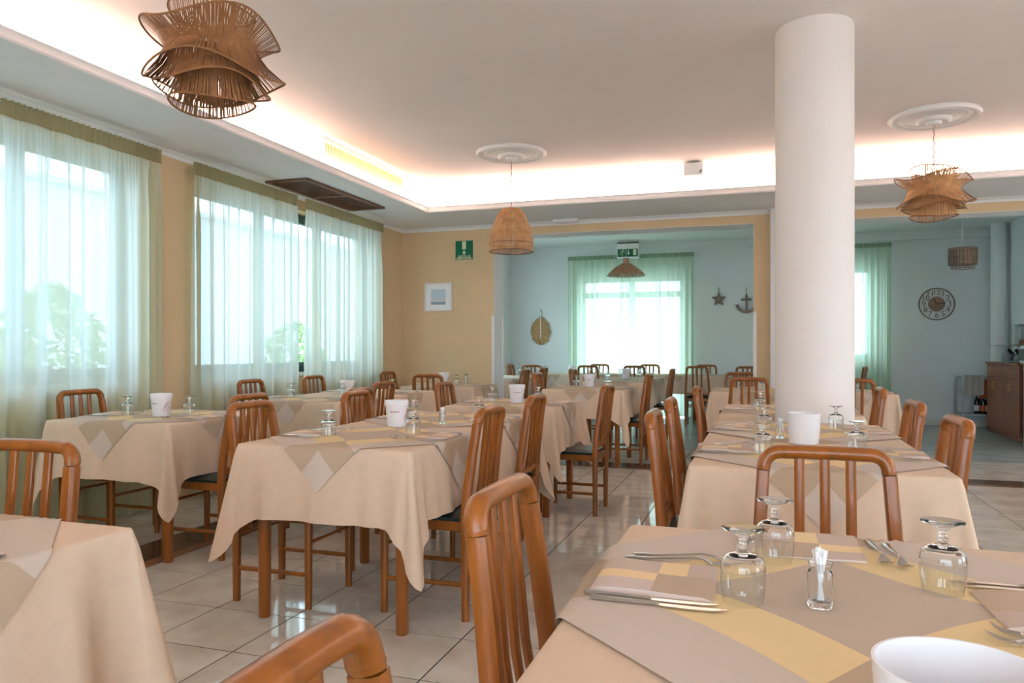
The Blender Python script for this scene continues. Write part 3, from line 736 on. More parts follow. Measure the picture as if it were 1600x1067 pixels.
for i, (k, (x0, x1, y0, y1, nt, ax, ds, ov, tip, full)) in enumerate(ROWS.items()):
    c = CL[k] = Cloth(x0, x1, y0, y1, ov, tip, 20+i)
    c.build('beige linen tablecloth draped over the '+ds)
    for q in range(nt):
        if ax == 'y': w, l = x1-x0-.02, (y1-y0-.02)/nt; x, y = (x0+x1)/2, y0+.01+l*(q+.5)
        else: w, l = (x1-x0-.02)/nt, y1-y0-.02; x, y = x0+.01+w*(q+.5), (y0+y1)/2
        od = '' if nt == 1 else (('near', 'far') if ax == 'y' else ('leftmost', 'second', 'third', 'rightmost') if nt == 4 else ('left', 'right'))[q]+' '
        pre = '' if nt == 1 else 'the '+od+'half of ' if nt == 2 else 'the '+od+'part of '
        table(x, y, w, l, 'light wood table under '+pre+'the '+ds)
        c.overlay(x, y, 'checked diamond overlay cloth on '+pre+'the '+ds, hd=.64 if k not in ('B3', 'B4') else .56, twist=(0, 1.5, -1.2, .8)[(i+q) % 4], N=50, up=.0014*(q % 2))
# seats: row, side, coordinate along the side, ordinal, chair origin (or None)
SEATS = [
 ('N', 'W', 1.335, 'far', (-.225, 1.385)), ('N', 'W', .47, 'near', (-.135, .53)), ('N', 'E', 1.345, 'far', None), ('N', 'E', .47, 'near', None), ('N', 'N', .10, '', (.165, 1.90)),
 ('R2', 'W', 3.17, 'near', (-.175, 3.22)), ('R2', 'W', 4.02, 'far', (-.195, 4.05)), ('R2', 'E', 3.20, 'near', (.475, 3.27)), ('R2', 'E', 4.05, 'far', (.495, 4.22)),
 ('R3', 'W', 5.38, '', (-.165, 5.42)), ('R3', 'E', 5.45, '', (.53, 5.60)),
 ('R4', 'S', -.05, 'left', (-.09, 7.40)), ('R4', 'S', .79, 'right', (.79, 7.40)), ('R4', 'N', -.1, 'left', (-.20, 8.50)), ('R4', 'N', .78, 'right', None),
 ('M1', 'W', 3.14, 'near', (-2.135, 3.14)), ('M1', 'W', 4.05, 'far', (-2.12, 4.14)), ('M1', 'E', 3.20, 'near', (-1.405, 3.22)), ('M1', 'E', 4.10, 'far', (-1.455, 4.13)),
 ('M2', 'W', 5.44, '', (-2.09, 5.44)), ('M2', 'E', 5.44, '', (-1.29, 5.42)),
 ('M3', 'W', 7.90, '', (-2.06, 7.93)), ('M3', 'E', 7.86, '', (-1.33, 7.87)),
 ('L0', 'N', -1.92, '', (-1.96, 1.365)), ('L0', 'E', .95, '', None),
 ('L1', 'W', 3.70, '', (-3.87, 3.72)), ('L1', 'E', 3.67, '', (-3.045, 3.67)),
 ('L2', 'W', 5.42, 'near', (-3.87, 5.42)), ('L2', 'W', 6.35, 'far', (-3.88, 6.38)), ('L2', 'E', 5.42, 'near', (-3.09, 5.40)), ('L2', 'E', 6.35, 'far', None),
 ('L3', 'S', -3.25, '', (-3.22, 7.30)), ('L3', 'W', 7.8, '', (-3.80, 7.78)), ('L3', 'E', 7.9, '', None),
 ('B1', 'W', 9.75, 'near', (-2.09, 9.72)), ('B1', 'E', 10.1, 'near', (-1.33, 10.1)), ('B1', 'W', 10.6, 'far', None),
 ('B2', 'E', 9.6, 'near', (-3.20, 9.60)), ('B2', 'E', 10.5, 'far', (-3.20, 10.50)),
 ('B3', 'S', -3.45, 'leftmost', (-3.50, 11.93)), ('B3', 'S', -2.56, 'second', (-2.56, 11.93)), ('B3', 'S', -1.80, 'third', (-1.83, 11.93)), ('B3', 'S', -.90, 'fourth', (-.89, 11.93)), ('B3', 'S', -.15, 'rightmost', (-.16, 11.93)),
 ('B3', 'N', -2.58, 'left', (-2.60, 12.52)), ('B3', 'N', -1.75, 'middle', (-1.75, 12.52)), ('B3', 'N', -.8, 'right', (-.82, 12.52)), ('B3', 'W', 12.2, '', (-3.80, 12.25)),
 ('B4', 'E', 12.4, '', (1.27, 12.45)),
]
SIDE = {'W': 'left', 'E': 'right', 'S': 'front', 'N': 'rear'}; FACE = {'W': 'E', 'E': 'W', 'S': 'N', 'N': 'S'}
rr = random.Random(11)
for k, sd, c, od, org in SEATS:
    x0, x1, y0, y1, nt, ax, ds, ov, tip, full = ROWS[k]
    seat = 'the '+(od+' ' if od else '')+SIDE[sd]+' seat of the '+ds
    if org: chair(org[0], org[1], FACE[sd], 'orange wood slat-back chair at '+seat, rr.uniform(-1.5, 1.5))
    edge = {'W': Vector((x0, c, 0)), 'E': Vector((x1, c, 0)), 'S': Vector((c, y0, 0)), 'N': Vector((c, y1, 0))}[sd]
    d = {'W': Vector((1, 0, 0)), 'E': Vector((-1, 0, 0)), 'S': Vector((0, 1, 0)), 'N': Vector((0, -1, 0))}[sd]
    rt = Vector((d.y, -d.x, 0)); rz = math.atan2(d.y, d.x); j = lambda a: rr.uniform(-a, a)
    def at(u, v): q = edge+d*u+rt*v; return q.x, q.y
    place(P_NAP, *at(.118, 0), TZ, rz+j(.04), 'folded checked taupe napkin at '+seat, 'napkin', 'folded napkins')
    place(P_GOB, *at(.255+j(.01), .072), TZ, j(3), 'upturned clear wine goblet at '+seat, 'glass', 'upturned goblets')
    if full:
        for nm, p, v, u in (('inner', P_KNI, .112, .12), ('outer', P_KNI, .134, .135)):
            place(p, *at(u, v), TZ, rz+j(.03), nm+' steel table knife at '+seat, 'knife', 'table knives')
        for nm, p, v, u in (('inner', P_FOR, -.122, .14), ('outer', P_FOR, -.152, .155)):
            place(p, *at(u, v), TZ, rz+j(.05), nm+' steel table fork at '+seat, 'fork', 'table forks')
chair(-2.76, 4.44, 'W', 'orange wood slat-back chair standing loose between window tables and middle row')
for k, x, y, rz in (('M1', -1.81, 3.58, -1.25), ('M2', -1.735, 5.42, -1.2), ('M3', -1.72, 7.9, -1.25), ('L1', -3.43, 3.67, -1.6), ('L2', -3.38, 5.75, -1.5), ('L3', -3.42, 7.95, -1.4), ('B1', -1.72, 10.25, -1.6), ('B3', -2.95, 12.2, -1.6)):
    place(P_TUB, x, y, TZ, rz, 'white tub with red print on the '+ROWS[k][6], 'tub', 'printed white tubs')
for k, x, y in (('R2', .183, 3.474), ('N', .165, .742)):
    place(P_PLAIN, x, y, TZ, 0, 'plain white tub standing on the '+ROWS[k][6], 'tub', 'plain white tubs')
for k, x, y in (('N', .091, 1.276), ('M1', -1.62, 3.745), ('R2', .09, 3.62), ('M2', -1.62, 5.6), ('L3', -3.15, 7.95), ('R4', .05, 7.95)):
    place(P_JAR, x, y, TZ, x*9, 'small glass jar of wrapped toothpicks on the '+ROWS[k][6], 'toothpick jar', 'toothpick jars')

# ------------------------------------------------------------------ pendant lamps and roses
def rose(x, y, label):
    m = MB(); m.lathe([(q[0], q[1]*1.7) for q in [(.33, 0), (.335, -.008), (.325, -.018), (.305, -.016), (.29, -.006), (.27, -.006), (.262, -.016), (.245, -.016), (.235, -.008), (.20, -.012), (.13, -.018), (.12, -.03), (.105, -.034), (.09, -.03), (.06, -.03), (.055, -.045), (0, -.046)]], 48)
    return tag(m.build('ceiling_rose', M['white_trim'], loc=(x, y, CZ)), label, 'ceiling rose')
rose(-2.23, 6.79, 'round white plaster ceiling rose above the bell shaped lamp')
rose(1.325, 6.77, 'round white plaster ceiling rose above the right tiered lamp')
rose(-2.19, 2.63, 'round white plaster ceiling rose above the nearest brown lamp')
def cord(m, z0, z1, r=.004):
    pts = [(.0025*cos(i*1.1), .0025*sin(i*1.1), z0+(z1-z0)*i/40) for i in range(41)]; m.tube(pts, r, n=6, up=(1, 0, 0))
def tier(m, rng, r0, z0, r1, z1, amp, lob, ph, n, w):
    def rim(a): return r1*(1+.05*sin(lob*a+ph+1)), z1+amp*sin(lob*a+ph)
    for i in range(n):
        a = 2*pi*(i+rng.uniform(-.4, .4))/n; a2 = a+rng.uniform(-.03, .03); R, Z = rim(a2)
        P = []
        for k in (0, .5, 1):
            r = r0+(R-r0)*k-.012*sin(pi*k); z = z0+(Z-z0)*k; aa = a+(a2-a)*k; P.append((r, aa, z))
        vs = []
        for r, aa, z in P:
            for s in (-1, 1): vs.append((r*cos(aa)-s*w/2*sin(aa), r*sin(aa)+s*w/2*cos(aa), z))
        m.add(vs, [(0, 1, 3, 2), (2, 3, 5, 4)])
    return [(rim(2*pi*i/60)[0]*cos(2*pi*i/60), rim(2*pi*i/60)[0]*sin(2*pi*i/60), rim(2*pi*i/60)[1]) for i in range(60)]
def tiered(x, y, zc, label, mt, seed, turn):
    rng = random.Random(seed); r = thing('pendant_lamp', (x, y, 0), label, 'pendant lamp', rz=turn)
    m = MB(); cord(m, zc+.02, CZ-.07); m.build('lamp_cord', M['cord'], r)
    m = MB(); m.lathe([(0, zc+.03), (.02, zc+.03), (.022, zc-.02), (.022, zc-.06), (0, zc-.06)], 14); m.build('lamp_holder', M['white'], r)
    for nm, (r0, z0, r1, z1, amp, lob, ph, n) in (('upper_inner_tier', (.165, .0, .165, .165, .012, 2, .5, 90)), ('upper_outer_tier', (.18, -.005, .275, .080, .028, 3, 0, 190)),
              ('lower_outer_tier', (.18, .005, .28, -.115, .028, 3, 1.9, 200)), ('lower_middle_tier', (.165, -.02, .23, -.155, .018, 3, .4, 170)), ('lower_inner_tier', (.145, -.06, .165, -.222, .012, 2, 2.0, 110))):
        m = MB(); ring = tier(m, rng, r0, zc+z0, r1, zc+z1, amp, lob, ph, int(n*1.7), .0046)
        t = m.build(nm, mt, r, smooth=0)
        q = MB(); q.tube(ring, .0045, n=5, closed=True); q.tube([(r0*cos(i*pi/20), r0*sin(i*pi/20), zc+z0) for i in range(40)], .003, n=5, closed=True); q.build('rim_wire', M['rattan_dark'], t)
    m = MB()
    for i in range(3):
        a = i*2*pi/3; m.tube([(.02*cos(a), .02*sin(a), zc), (.18*cos(a), .18*sin(a), zc)], .003, n=5)
    m.build('spider_wire', M['wire'], r)
    return r
tiered(1.325, 6.77, 2.45, 'golden wavy tiered rattan pendant lamp right of the pillar', M['rattan'], 1, .3)
tiered(-2.19, 2.63, 2.43, 'large brown wavy tiered rattan pendant lamp at top left', M['rattan_dark'], 2, 1.1)  # darker cord colour carries this lamp's backlit look
def strands(name, prof, n, w, mt, parent, seed, gap=0):
    m = MB(); rng = random.Random(seed)
    for i in range(n):
        a = 2*pi*(i+rng.uniform(-.35, .35))/n; vs = []
        for r, z in prof:
            for s in (-1, 1): vs.append((r*cos(a)-s*w/2*sin(a), r*sin(a)+s*w/2*cos(a), z))
        m.add(vs, [(2*k, 2*k+1, 2*k+3, 2*k+2) for k in range(len(prof)-1)])
    return m.build(name, mt, parent, smooth=0)
def rings(name, rz, mt, parent, r=.0025):
    m = MB()
    for R, z in rz: m.tube([(R*cos(i*pi/24), R*sin(i*pi/24), z) for i in range(48)], r, n=5, closed=True)
    return m.build(name, mt, parent)
r = thing('pendant_lamp', (-2.23, 6.79, 0), 'bell shaped woven rattan pendant lamp left of the opening', 'pendant lamp')
m = MB(); cord(m, 2.49, CZ-.07); m.build('lamp_cord', M['cord'], r)
bell = [(.0, 2.505), (.095, 2.50), (.125, 2.455), (.165, 2.37), (.195, 2.28), (.208, 2.215), (.208, 2.105)]
strands('rattan_shade', bell[1:], 165, .0048, M['rattan'], r, 5)
strands('shade_crown', [(.02, 2.506), (.095, 2.50)], 60, .008, M['rattan'], r, 6)
rings('shade_band', [(a[0]+(c[0]-a[0])*t, a[1]+(c[1]-a[1])*t) for a, c in zip(bell[1:], bell[2:]) for t in (0, .25, .5, .75)]+[(.209, 2.105)], M['rattan'], r)
rings('rim_wire', [(.2095, 2.10), (.209, 2.175)], M['wire'], r, .003)
m = MB(); m.lathe([(0, 2.49), (.02, 2.49), (.02, 2.42), (0, 2.42)], 12); m.build('lamp_holder', M['white'], r)
r = thing('pendant_lamp', (-1.63, 9.7, 0), 'shallow dome rattan pendant lamp below the green exit sign', 'pendant lamp')
m = MB(); cord(m, 2.34, BZ, .003); m.build('lamp_cord', M['white_cord'], r)
dome = [(.037, 2.345), (.037, 2.285), (.06, 2.275), (.13, 2.235), (.19, 2.185), (.245, 2.125)]
strands('rattan_shade', dome, 150, .0075, M['rattan_tan'], r, 8)
rings('shade_band', [(.037, 2.345), (.06, 2.275), (.10, 2.253), (.13, 2.235), (.16, 2.212), (.19, 2.185), (.22, 2.155), (.245, 2.125)], M['rattan_tan'], r, .004)
m = MB(); m.lathe([(.034, 2.34), (.034, 2.285), (.05, 2.27), (.12, 2.23), (.17, 2.195)], 30); m.build('shade_lining', M['rattan_tan'], r)
r = thing('pendant_lamp', (2.37, 10.5, 0), 'small drum shaped rattan pendant lamp above the clock', 'pendant lamp')
m = MB(); cord(m, 2.38, BZ, .0025); m.build('lamp_cord', M['white_cord'], r)
strands('rattan_shade', [(.155, 2.41), (.16, 2.30), (.155, 2.21)], 130, .0065, M['rattan_grey'], r, 9)
strands('shade_fringe', [(.14, 2.21), (.125, 2.165)], 50, .004, M['rattan_grey'], r, 10)
rings('rim_wire', [(.155, 2.41), (.16, 2.30), (.155, 2.21), (.125, 2.165)], M['rattan_grey'], r, .004)
m = MB()
for i in range(3):
    a = i*2*pi/3; m.tube([(0, 0, 2.40), (.155*cos(a), .155*sin(a), 2.41)], .003, n=5)
m.build('spider_wire', M['wire'], r)

# ------------------------------------------------------------------ ceiling and wall fittings
r = thing('air_grille', (LX0-SB, 6.5, 2.92), 'long cream air grille in the lit cove above windows', 'air grille')
m = MB(); m.cbox(0, .012, -.78, .78, -.095, -.075, .002); m.cbox(0, .012, -.78, .78, .065, .085, .002); m.cbox(0, .012, -.78, -.75, -.075, .065, .002); m.cbox(0, .012, .75, .78, -.075, .065, .002); m.build('grille_frame', M['white_trim'], r, smooth=0)
m = MB(); m.box(.001, .003, -.75, .75, -.075, .065); m.build('grille_backing', M['grille_dark'], r, smooth=0)
sl = None
for i in range(38):
    y = -.74+i*.04
    if not sl: m = MB(); m.obox((.007, 0, -.005), (.8, .6, 0), (-.6, .8, 0), (0, 0, 1), .009, .0125, .07); sl = m.build('grille_slat', M['slat'], r, smooth=0); o = sl
    else: o = sl.copy(); C.objects.link(o)
    o.location = (0, y, 0)
r = thing('return_air_grille', (-4.03, 6.53, SZ), 'brown framed ceiling air grille above the second window', 'air grille')
m = MB(); w, l = .22, .74
for x0, x1, y0, y1 in ((-w, w, -l, -l+.045), (-w, w, l-.045, l), (-w, -w+.045, -l+.045, l-.045), (w-.045, w, -l+.045, l-.045), (-w+.045, w-.045, -.03, .03)): m.cbox(x0, x1, y0, y1, -.022, 0, .005)
m.build('grille_frame', M['grille_wood'], r, smooth=0)
for s in (-1, 1):
    m = MB(); m.box(-w+.05, w-.05, min(s*.03, s*(l-.045)), max(s*.03, s*(l-.045)), -.006, -.001); g = m.build('mesh_panel', M['grille_dark'], r, smooth=0)
    q = MB()
    for i in range(14): x = -w+.06+i*.0245; q.box(x, x+.009, min(s*.03, s*(l-.045)), max(s*.03, s*(l-.045)), -.011, -.006)
    q.build('louvre', M['grille_wood'], g, smooth=0)['kind'] = 'stuff'
r = thing('emergency_light', (-2.15, 8.60, SZ), 'slim white emergency light on the soffit above the opening', 'emergency light')
m = MB(); m.cbox(-.15, .15, -.05, .05, -.035, 0, .008); m.build('housing', M['white'], r); m = MB(); m.cbox(-.135, .135, -.04, .04, -.043, -.035, .003); m.build('diffuser', M['white_trim'], r)
r = thing('motion_detector', (-.62, LY1+SB-.08, 2.96), 'small white boxy detector on the far cove wall', 'detector')
m = MB(); m.cbox(-.095, .095, -.07, .06, -.06, .07, .015, seg=2); m.build('housing', M['white'], r); m = MB(); m.cbox(-.08, .08, .0, .08, .072, .088, .003); m.build('bracket', M['slat'], r)
m = MB(); m.tube([(.06, -.074, -.035), (.085, -.072, -.015)], .006, n=6); m.build('lens', M['black'], r)
m = MB(); m.tube([(-.05, .075, -.06), (-.05, .07, -.18)], .003, n=6); m.build('cable', M['white_cord'], r)
r = thing('emergency_exit_sign', (-3.483, FY, 2.405), 'square green exit sign with arrow on tan wall', 'sign')
m = MB(); m.cbox(-.116, .116, -.006, 0, -.118, .118, .001); m.build('sign_panel', M['green_sign'], r, smooth=0)
m = MB(); m.box(-.026, .026, -.008, -.006, .012, .112); m.build('door_symbol', M['cream'], r, smooth=0)
fx = lambda u, v, d: (u, d, v)
m = MB(); m.prism([(-.012, -.006), (.012, -.006), (.012, -.03), (.024, -.03), (0, -.06), (-.024, -.03), (-.012, -.03)], fx, -.008, -.006); m.build('arrow_symbol', M['cream'], r, smooth=0)
text('lettering', 'USCITA DI', .036, M['cream'], r, (0, -.0065, -.078), (pi/2, 0, 0), .001, bold=.0006)
text('lettering', 'EMERGENZA', .036, M['cream'], r, (0, -.0065, -.104), (pi/2, 0, 0), .001, bold=.0006)
r = thing('framed_picture', (-3.829, FY, 1.83), 'small pale framed sea picture on the tan wall', 'picture')
m = MB(); h = .18; t = .018
m.cbox(-.19, .19, -.025, 0, h-t, h, .002); m.cbox(-.19, .19, -.025, 0, -h, -h+t, .002); m.cbox(-.19, -.19+t, -.025, 0, -h+t, h-t, .002); m.cbox(.19-t, .19, -.025, 0, -h+t, h-t, .002); m.build('picture_frame', M['picture_frame'], r, smooth=0)
m = MB(); m.box(-.172, .172, -.012, -.004, -h+t, h-t); m.build('mount', M['white'], r, smooth=0)
m = MB(); m.box(-.10, .10, -.0135, -.012, -.03, .095, 0); m.box(-.10, .10, -.0135, -.012, -.06, -.03, 2); m.box(-.10, .10, -.0135, -.012, -.095, -.06, 1); m.build('sea_print', [M['picture_blue'], M['picture_dark'], M['picture_sand']], r, smooth=0)
r = thing('hanging_exit_sign', (-2.10, 12.70, 2.83), 'green running man exit sign box above the mint curtain', 'sign')
m = MB(); m.cbox(-.185, .185, -.03, .05, -.125, .125, .006); m.build('sign_box', M['white'], r); m = MB(); m.cbox(-.18, .18, -.035, .06, .13, .145, .004); m.build('ceiling_bracket', M['grille_dark'], r)
m = MB(); m.box(-.17, .17, -.034, -.03, -.10, .03); m.build('green_panel', M['green_sign'], r, smooth=0)
m = MB(); m.box(.09, .145, -.036, -.034, -.08, .02); m.build('door_symbol', M['cream'], r, smooth=0)
m = MB(); m.prism([(.005, .01), (.022, .01), (.022, -.035), (.04, -.035), (.0135, -.075), (-.013, -.035), (.005, -.035)], fx, -.036, -.034); m.build('arrow_symbol', M['cream'], r, smooth=0)
m = MB()
for p, q, w in (((-.085, .0), (-.105, -.035), .011), ((-.105, -.035), (-.085, -.06), .008), ((-.085, -.06), (-.095, -.09), .007), ((-.105, -.035), (-.125, -.06), .008), ((-.125, -.06), (-.15, -.065), .007), ((-.085, .0), (-.065, -.03), .006), ((-.065, -.03), (-.05, -.02), .006), ((-.088, 0), (-.115, .0), .006), ((-.115, 0), (-.125, -.022), .006)):
    dx, dz = q[0]-p[0], q[1]-p[1]; l = math.hypot(dx, dz); ux, uz = dx/l, dz/l
    m.prism([(p[0]-uz*w/2, p[1]+ux*w/2), (q[0]-uz*w/2, q[1]+ux*w/2), (q[0]+uz*w/2, q[1]-ux*w/2), (p[0]+uz*w/2, p[1]-ux*w/2)], fx, -.036, -.034)
m.prism([(-.072+.011*cos(i*pi/5), .014+.011*sin(i*pi/5)) for i in range(10)], fx, -.036, -.034)
m.build('running_man_symbol', M['cream'], r, smooth=0)
# wall clock
r = thing('wall_clock', (2.60, BY, 1.87), 'round open wicker wall clock with large numerals', 'clock')
ring = lambda R, yy: [(R*cos(i*pi/32), yy, R*sin(i*pi/32)) for i in range(64)]
m = MB(); m.tube(ring(.243, -.02), .010, n=6, up=(0, 1, 0), closed=True); m.build('outer_rim', M['clock_rim'], r)
m = MB(); m.prism([(.115*cos(i*pi/20), .115*sin(i*pi/20)) for i in range(40)], fx, -.03, 0); m.build('wooden_disc', M['clock_wood'], r)
for i in range(1, 13):
    a = pi/2-i*pi/6; text('numeral', str(i), .118, M['clock_rim'], r, (.178*cos(a), -.02, .178*sin(a)), (pi/2, 0, 0), .004)
for a, l in ((115, .075), (10, .11)):
    m = MB(); a = radians(a); m.obox((l/2*cos(a), -.036, l/2*sin(a)), (cos(a), 0, sin(a)), (0, 1, 0), (-sin(a), 0, cos(a)), l/2+.01, .002, .006); m.build('clock_hand', M['black'], r, smooth=0)
# jute leaf
r = thing('jute_leaf_hanging', (-3.735, BY, 1.50), 'large brown jute leaf hanging left of mint curtain', 'wall hanging')
m = MB(); m.tube([(-.02, -.03, .385), (.0, -.03, .39), (.012, -.03, .36), (.01, -.03, .25)], .006, n=6); m.tube([(-.04, -.03, .24), (.02, -.03, .25)], .008, n=6); m.build('hanging_loop', M['driftwood'], r)
m = MB(); m.tube([(0, -.04, .25), (0, -.045, -.16)], .008, n=6); m.build('leaf_stem', M['paper'], r)
rg = random.Random(4)
for s in (-1, 1):
    m = MB()
    for i in range(40):
        th = radians(74-160*i/39); k = rg.uniform(.9, 1.06); ex, ez = s*.19*k*cos(th), .235*k*sin(th)-.01; sz = min(.245, ez*.70+.085)
        m.tube([(0, -.03, sz), (ex*.55, -.034-rg.uniform(0, .012), sz+(ez-sz)*.42), (ex, -.025, ez)], [.008, .011, .007], n=5)
    m.build('jute_fringe', M['jute'], r)
# driftwood star and anchor
r = thing('driftwood_star', (-.64, BY, 2.01), 'small driftwood star hanging right of mint curtain', 'wall decoration')
m = MB(); m.tube([(0, -.02, .20), (0, -.02, .08)], .006, n=5); m.build('hanging_cord', M['driftwood'], r)
for i in range(5):
    a = pi/2+i*2*pi/5
    m = MB(); e = (.12*cos(a), .12*sin(a))
    for s in (-1, 0, 1):
        bx_, bz_ = .045*cos(a+s*.65), .045*sin(a+s*.65); m.tube([(bx_*.3, -.02, bz_*.3), (bx_, -.03, bz_), (e[0], -.025, e[1])], [.012, .013, .006], n=6)
    m.build('star_arm', M['driftwood'], r)
r = thing('driftwood_anchor', (-.20, BY, 1.93), 'small driftwood anchor hanging beside the opening edge', 'wall decoration')
m = MB(); m.tube([(0, -.02, .27), (0, -.02, .15)], .006, n=5); m.build('hanging_cord', M['driftwood'], r)
m = MB(); m.tube([(0, -.03, .15), (.005, -.03, -.12)], .019, n=8); m.build('anchor_shank', M['driftwood'], r)
m = MB(); m.tube([(-.085, -.03, .065), (.085, -.03, .065)], .02, n=8); m.build('anchor_stock', M['driftwood'], r)
m = MB(); m.tube([(.15*cos(a), -.03, -.0+.14*sin(a)) for a in [pi+.12+i*(pi-.24)/12 for i in range(13)]], [.022+.008*abs(i-6)/6 for i in range(13)], n=8); m.build('anchor_arms', M['driftwood'], r)

# ------------------------------------------------------------------ cabinet, trolley, dispenser of the back room
cx, y0, y1 = 3.11, 11.0, 12.42
r = thing('sideboard_cabinet', (cx, 0, 0), 'brown wooden sideboard cabinet along the right back wall', 'cabinet')
m = MB(); m.box(.02, BRX-cx, y0, y1, .06, .97); m.box(.04, BRX-cx, y0+.01, y1-.01, 0, .06); m.build('cabinet_body', M['wood2'], r, smooth=0)
m = MB(); m.cbox(-.02, BRX-cx, y0-.01, y1+.02, .97, 1.0, .004); m.build('cabinet_top', M['wood2'], r, smooth=0)
nd = 4; w = (y1-y0)/nd
for i in range(nd):
    a = y0+i*w
    m = MB(); m.cbox(0, .02, a+.004, a+w-.004, .80, .965, .003); q = m.build('drawer', M['wood2'], r, smooth=0)
    m = MB(); m.tube([(-.002, a+w*.35, .885), (-.022, a+w*.38, .885), (-.022, a+w*.62, .885), (-.002, a+w*.65, .885)], .006, n=6); m.build('drawer_handle', M['brass'], q)
    m = MB(); m.cbox(0, .02, a+.004, a+w-.004, .065, .795, .003); q = m.build('cabinet_door', M['wood2'], r, smooth=0)
    hy = a+(w-.04 if i % 2 == 0 else .04)
    m = MB(); m.tube([(-.002, hy, .63), (-.022, hy, .645), (-.022, hy, .705), (-.002, hy, .72)], .006, n=6); m.build('door_handle', M['brass'], q)
r = thing('wire_basket', (3.26, 11.70, 1.0), 'low grey basket of dark utensils on the sideboard', 'basket')
m = MB(); a, c = .12, .14
for z in (.005, .03, .055, .08, .105): m.tube([(-a, -c, z), (a, -c, z), (a, c, z), (-a, c, z)], .006, n=5, closed=True)
for i in range(9):
    for s in (-1, 1): t = -c+2*c*i/8; m.tube([(s*a, t, 0), (s*a, t, .11)], .005, n=4)
m.box(-a, a, -c, c, 0, .006); m.build('basket_wires', M['brushed'], r)
for i in range(2):
    u = MB(); rg = random.Random(i); p = (rg.uniform(-.03, .03), (-.07, .06)[i]); u.tube([(p[0], p[1], .02), (p[0]+rg.uniform(-.03, .03), p[1]+rg.uniform(-.05, .05), .10), (p[0]+rg.uniform(-.08, .08), p[1]+rg.uniform(-.1, .1), .17)], [.02, .028, .02], n=7)
    tag(u.build('kitchen_utensil', M['black'], loc=(3.26, 11.70, 1.0)), 'black kitchen utensil at the %s end of the grey basket' % ('near', 'far')[i], 'utensil', 'utensils in the grey basket')
r = thing('plastic_box', (3.25, 12.15, 1.0), 'pale clear plastic box at sideboard far end', 'box')
m = MB(); m.lathe([(0, 0), (.075, 0), (.10, .10), (.095, .10), (.07, .006), (0, .006)], 4); m.build('box_body', M['clear_plastic'], r, smooth=0)
r = thing('tray_stand', (3.25, 11.85, 1.0), 'thin dark serving tray raised above the basket', 'tray')
m = MB(); m.cbox(-.15, .13, -.42, .45, .225, .235, .003); m.build('tray', M['brushed'], r)
m = MB(); m.tube([(.11, .4, 0), (.11, .4, .225)], .008, n=6); m.build('support_rod', M['brushed'], r)
m = MB(); m.tube([(.11, -.38, 0), (.11, -.38, .225)], .008, n=6); m.build('support_rod', M['brushed'], r)
r = thing('food_warmer', (3.31, 11.55, 1.235), 'grey metal warmer box standing on the tray', 'warmer')
m = MB(); m.cbox(-.07, .07, -.1, .1, 0, .25, .01); m.build('warmer_body', M['brushed'], r); m = MB(); m.cbox(-.075, .075, -.105, .105, .25, .27, .004); m.build('warmer_lid', M['brushed'], r)
r = thing('wooden_board', (3.25, 11.2, 1.0), 'upright wooden cutting board beside the steel dispenser', 'board')
m = MB(); m.cbox(-.09, .09, -.012, .012, 0, .30, .006); m.build('board', M['clock_wood'], r); m = MB(); m.tube([(0, 0, .30), (.03, 0, .40), (.06, 0, .42)], .008, n=6); m.build('handle', M['black'], r)
r = thing('drinks_dispenser', (3.235, 10.40, 0), 'tall steel drinks dispenser at the right frame edge', 'dispenser')
m = MB(); m.cbox(-.2, .2, -.22, .2, .0, 1.0, .01); m.build('base_cabinet', M['brushed'], r)
m = MB(); m.cbox(-.17, .2, -.20, .17, 1.0, 1.76, .06, seg=3); m.build('dispenser_body', M['white_frame'], r)
m = MB(); m.cbox(-.25, -.17, -.10, .19, 1.0, 1.22, .03, seg=2); m.build('spout_housing', M['white_frame'], r)
m = MB(); m.cbox(-.255, -.249, -.07, .16, 1.04, 1.18, .002); m.build('display_panel', M['black'], r)
r = thing('serving_trolley', (3.05, 12.72, 0), 'steel serving trolley between back wall and sideboard', 'trolley')
a, c = .22, .20
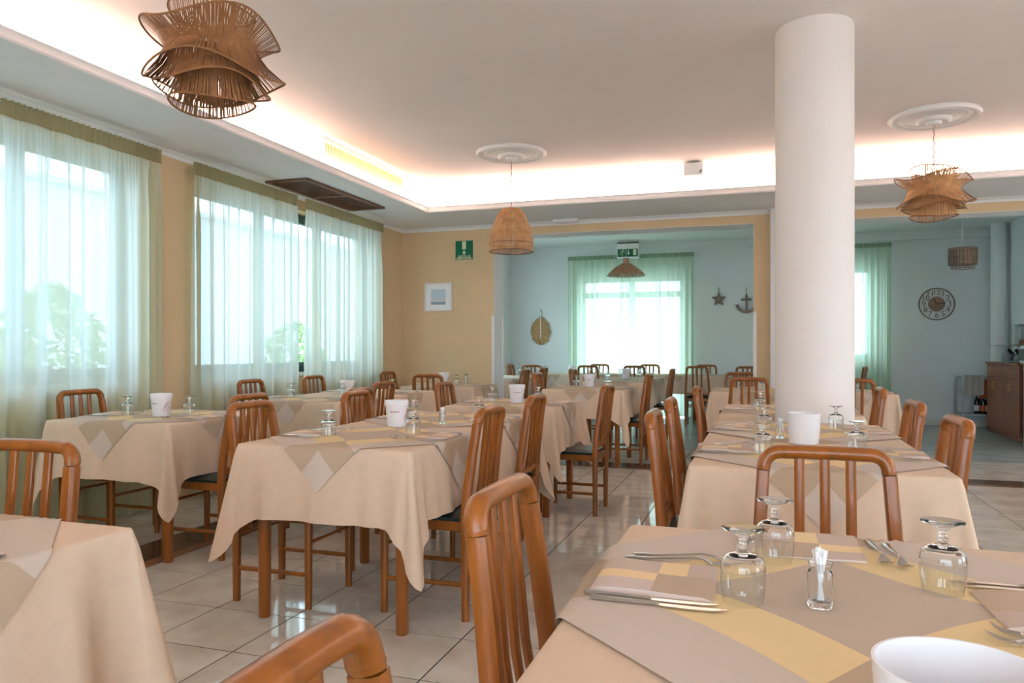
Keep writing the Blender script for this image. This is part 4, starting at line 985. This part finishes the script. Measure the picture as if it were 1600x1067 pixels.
for sx in (-1, 1):
    for sy in (-1, 1):
        m = MB(); m.tube([(sx*a, sy*c, .09), (sx*a, sy*c, .80)], .013, n=8); q = m.build('trolley_post', M['brushed'], r)
        m = MB(); m.tube([(sx*a-.012, sy*c, .04), (sx*a+.012, sy*c, .04)], .04, n=12); m.build('castor', M['black'], q)
for z in (.22, .76):
    m = MB(); m.cbox(-a-.01, a+.01, -c-.01, c+.01, z-.012, z+.012, .004); m.build('trolley_shelf', M['brushed'], r)
m = MB(); m.box(a-.03, a-.02, -c+.02, c-.02, .45, .74); m.box(-.02, a-.02, -c-.012, -c-.004, .46, .74); m.build('side_panel', M['amber'], r, smooth=0)
m = MB(); n = 12; vs = []
for i in range(n+1):
    u = i/n
    for z in (.80, .785, .55, .52): vs.append((-a+.0+.26*u, -c-.022-.006*sin(u*20), z-.02*(z < .7)*sin(u*3)))
m.add(vs, [(i*4+j, (i+1)*4+j, (i+1)*4+j+1, i*4+j+1) for i in range(n) for j in range(3)])
vs2 = [(v[0], v[1]+.006, v[2]) for v in vs]; m.add(vs2, [(i*4+j, i*4+j+1, (i+1)*4+j+1, (i+1)*4+j) for i in range(n) for j in range(3)])
tag(m.build('hanging_towel', M['towel'], loc=(3.05, 12.72, 0)), 'grey towel hanging over the serving trolley front', 'towel')
def bottle(x, y, label, orange):
    r = thing('bottle', (x, y, .232), label, 'bottle', 'bottles on the trolley')
    m = MB(); m.lathe([(0, 0), (.034, 0), (.036, .01), (.036, .17), (.030, .20), (.014, .23), (.013, .27), (0, .27)], 14); m.build('bottle_body', M['dark_glass'], r)
    m = MB(); m.lathe([(.0365, .04), (.037, .045), (.037, .12), (.0365, .125)], 14); m.build('bottle_label', M['label'] if orange else M['picture_sand'], r)
    m = MB(); m.lathe([(0, .295), (.015, .295), (.015, .262), (0, .262)], 10); m.build('bottle_cap', M['black'], r)
for i, (dx, dy, og) in enumerate(((-.02, -.10, 0), (.055, -.13, 1), (.13, -.06, 0), (.12, -.145, 0), (.05, .04, 1))):
    bottle(3.05+dx, 12.72+dy, ('first', 'second', 'third', 'fourth', 'rearmost')[i]+' dark bottle from the left on the trolley shelf', og)
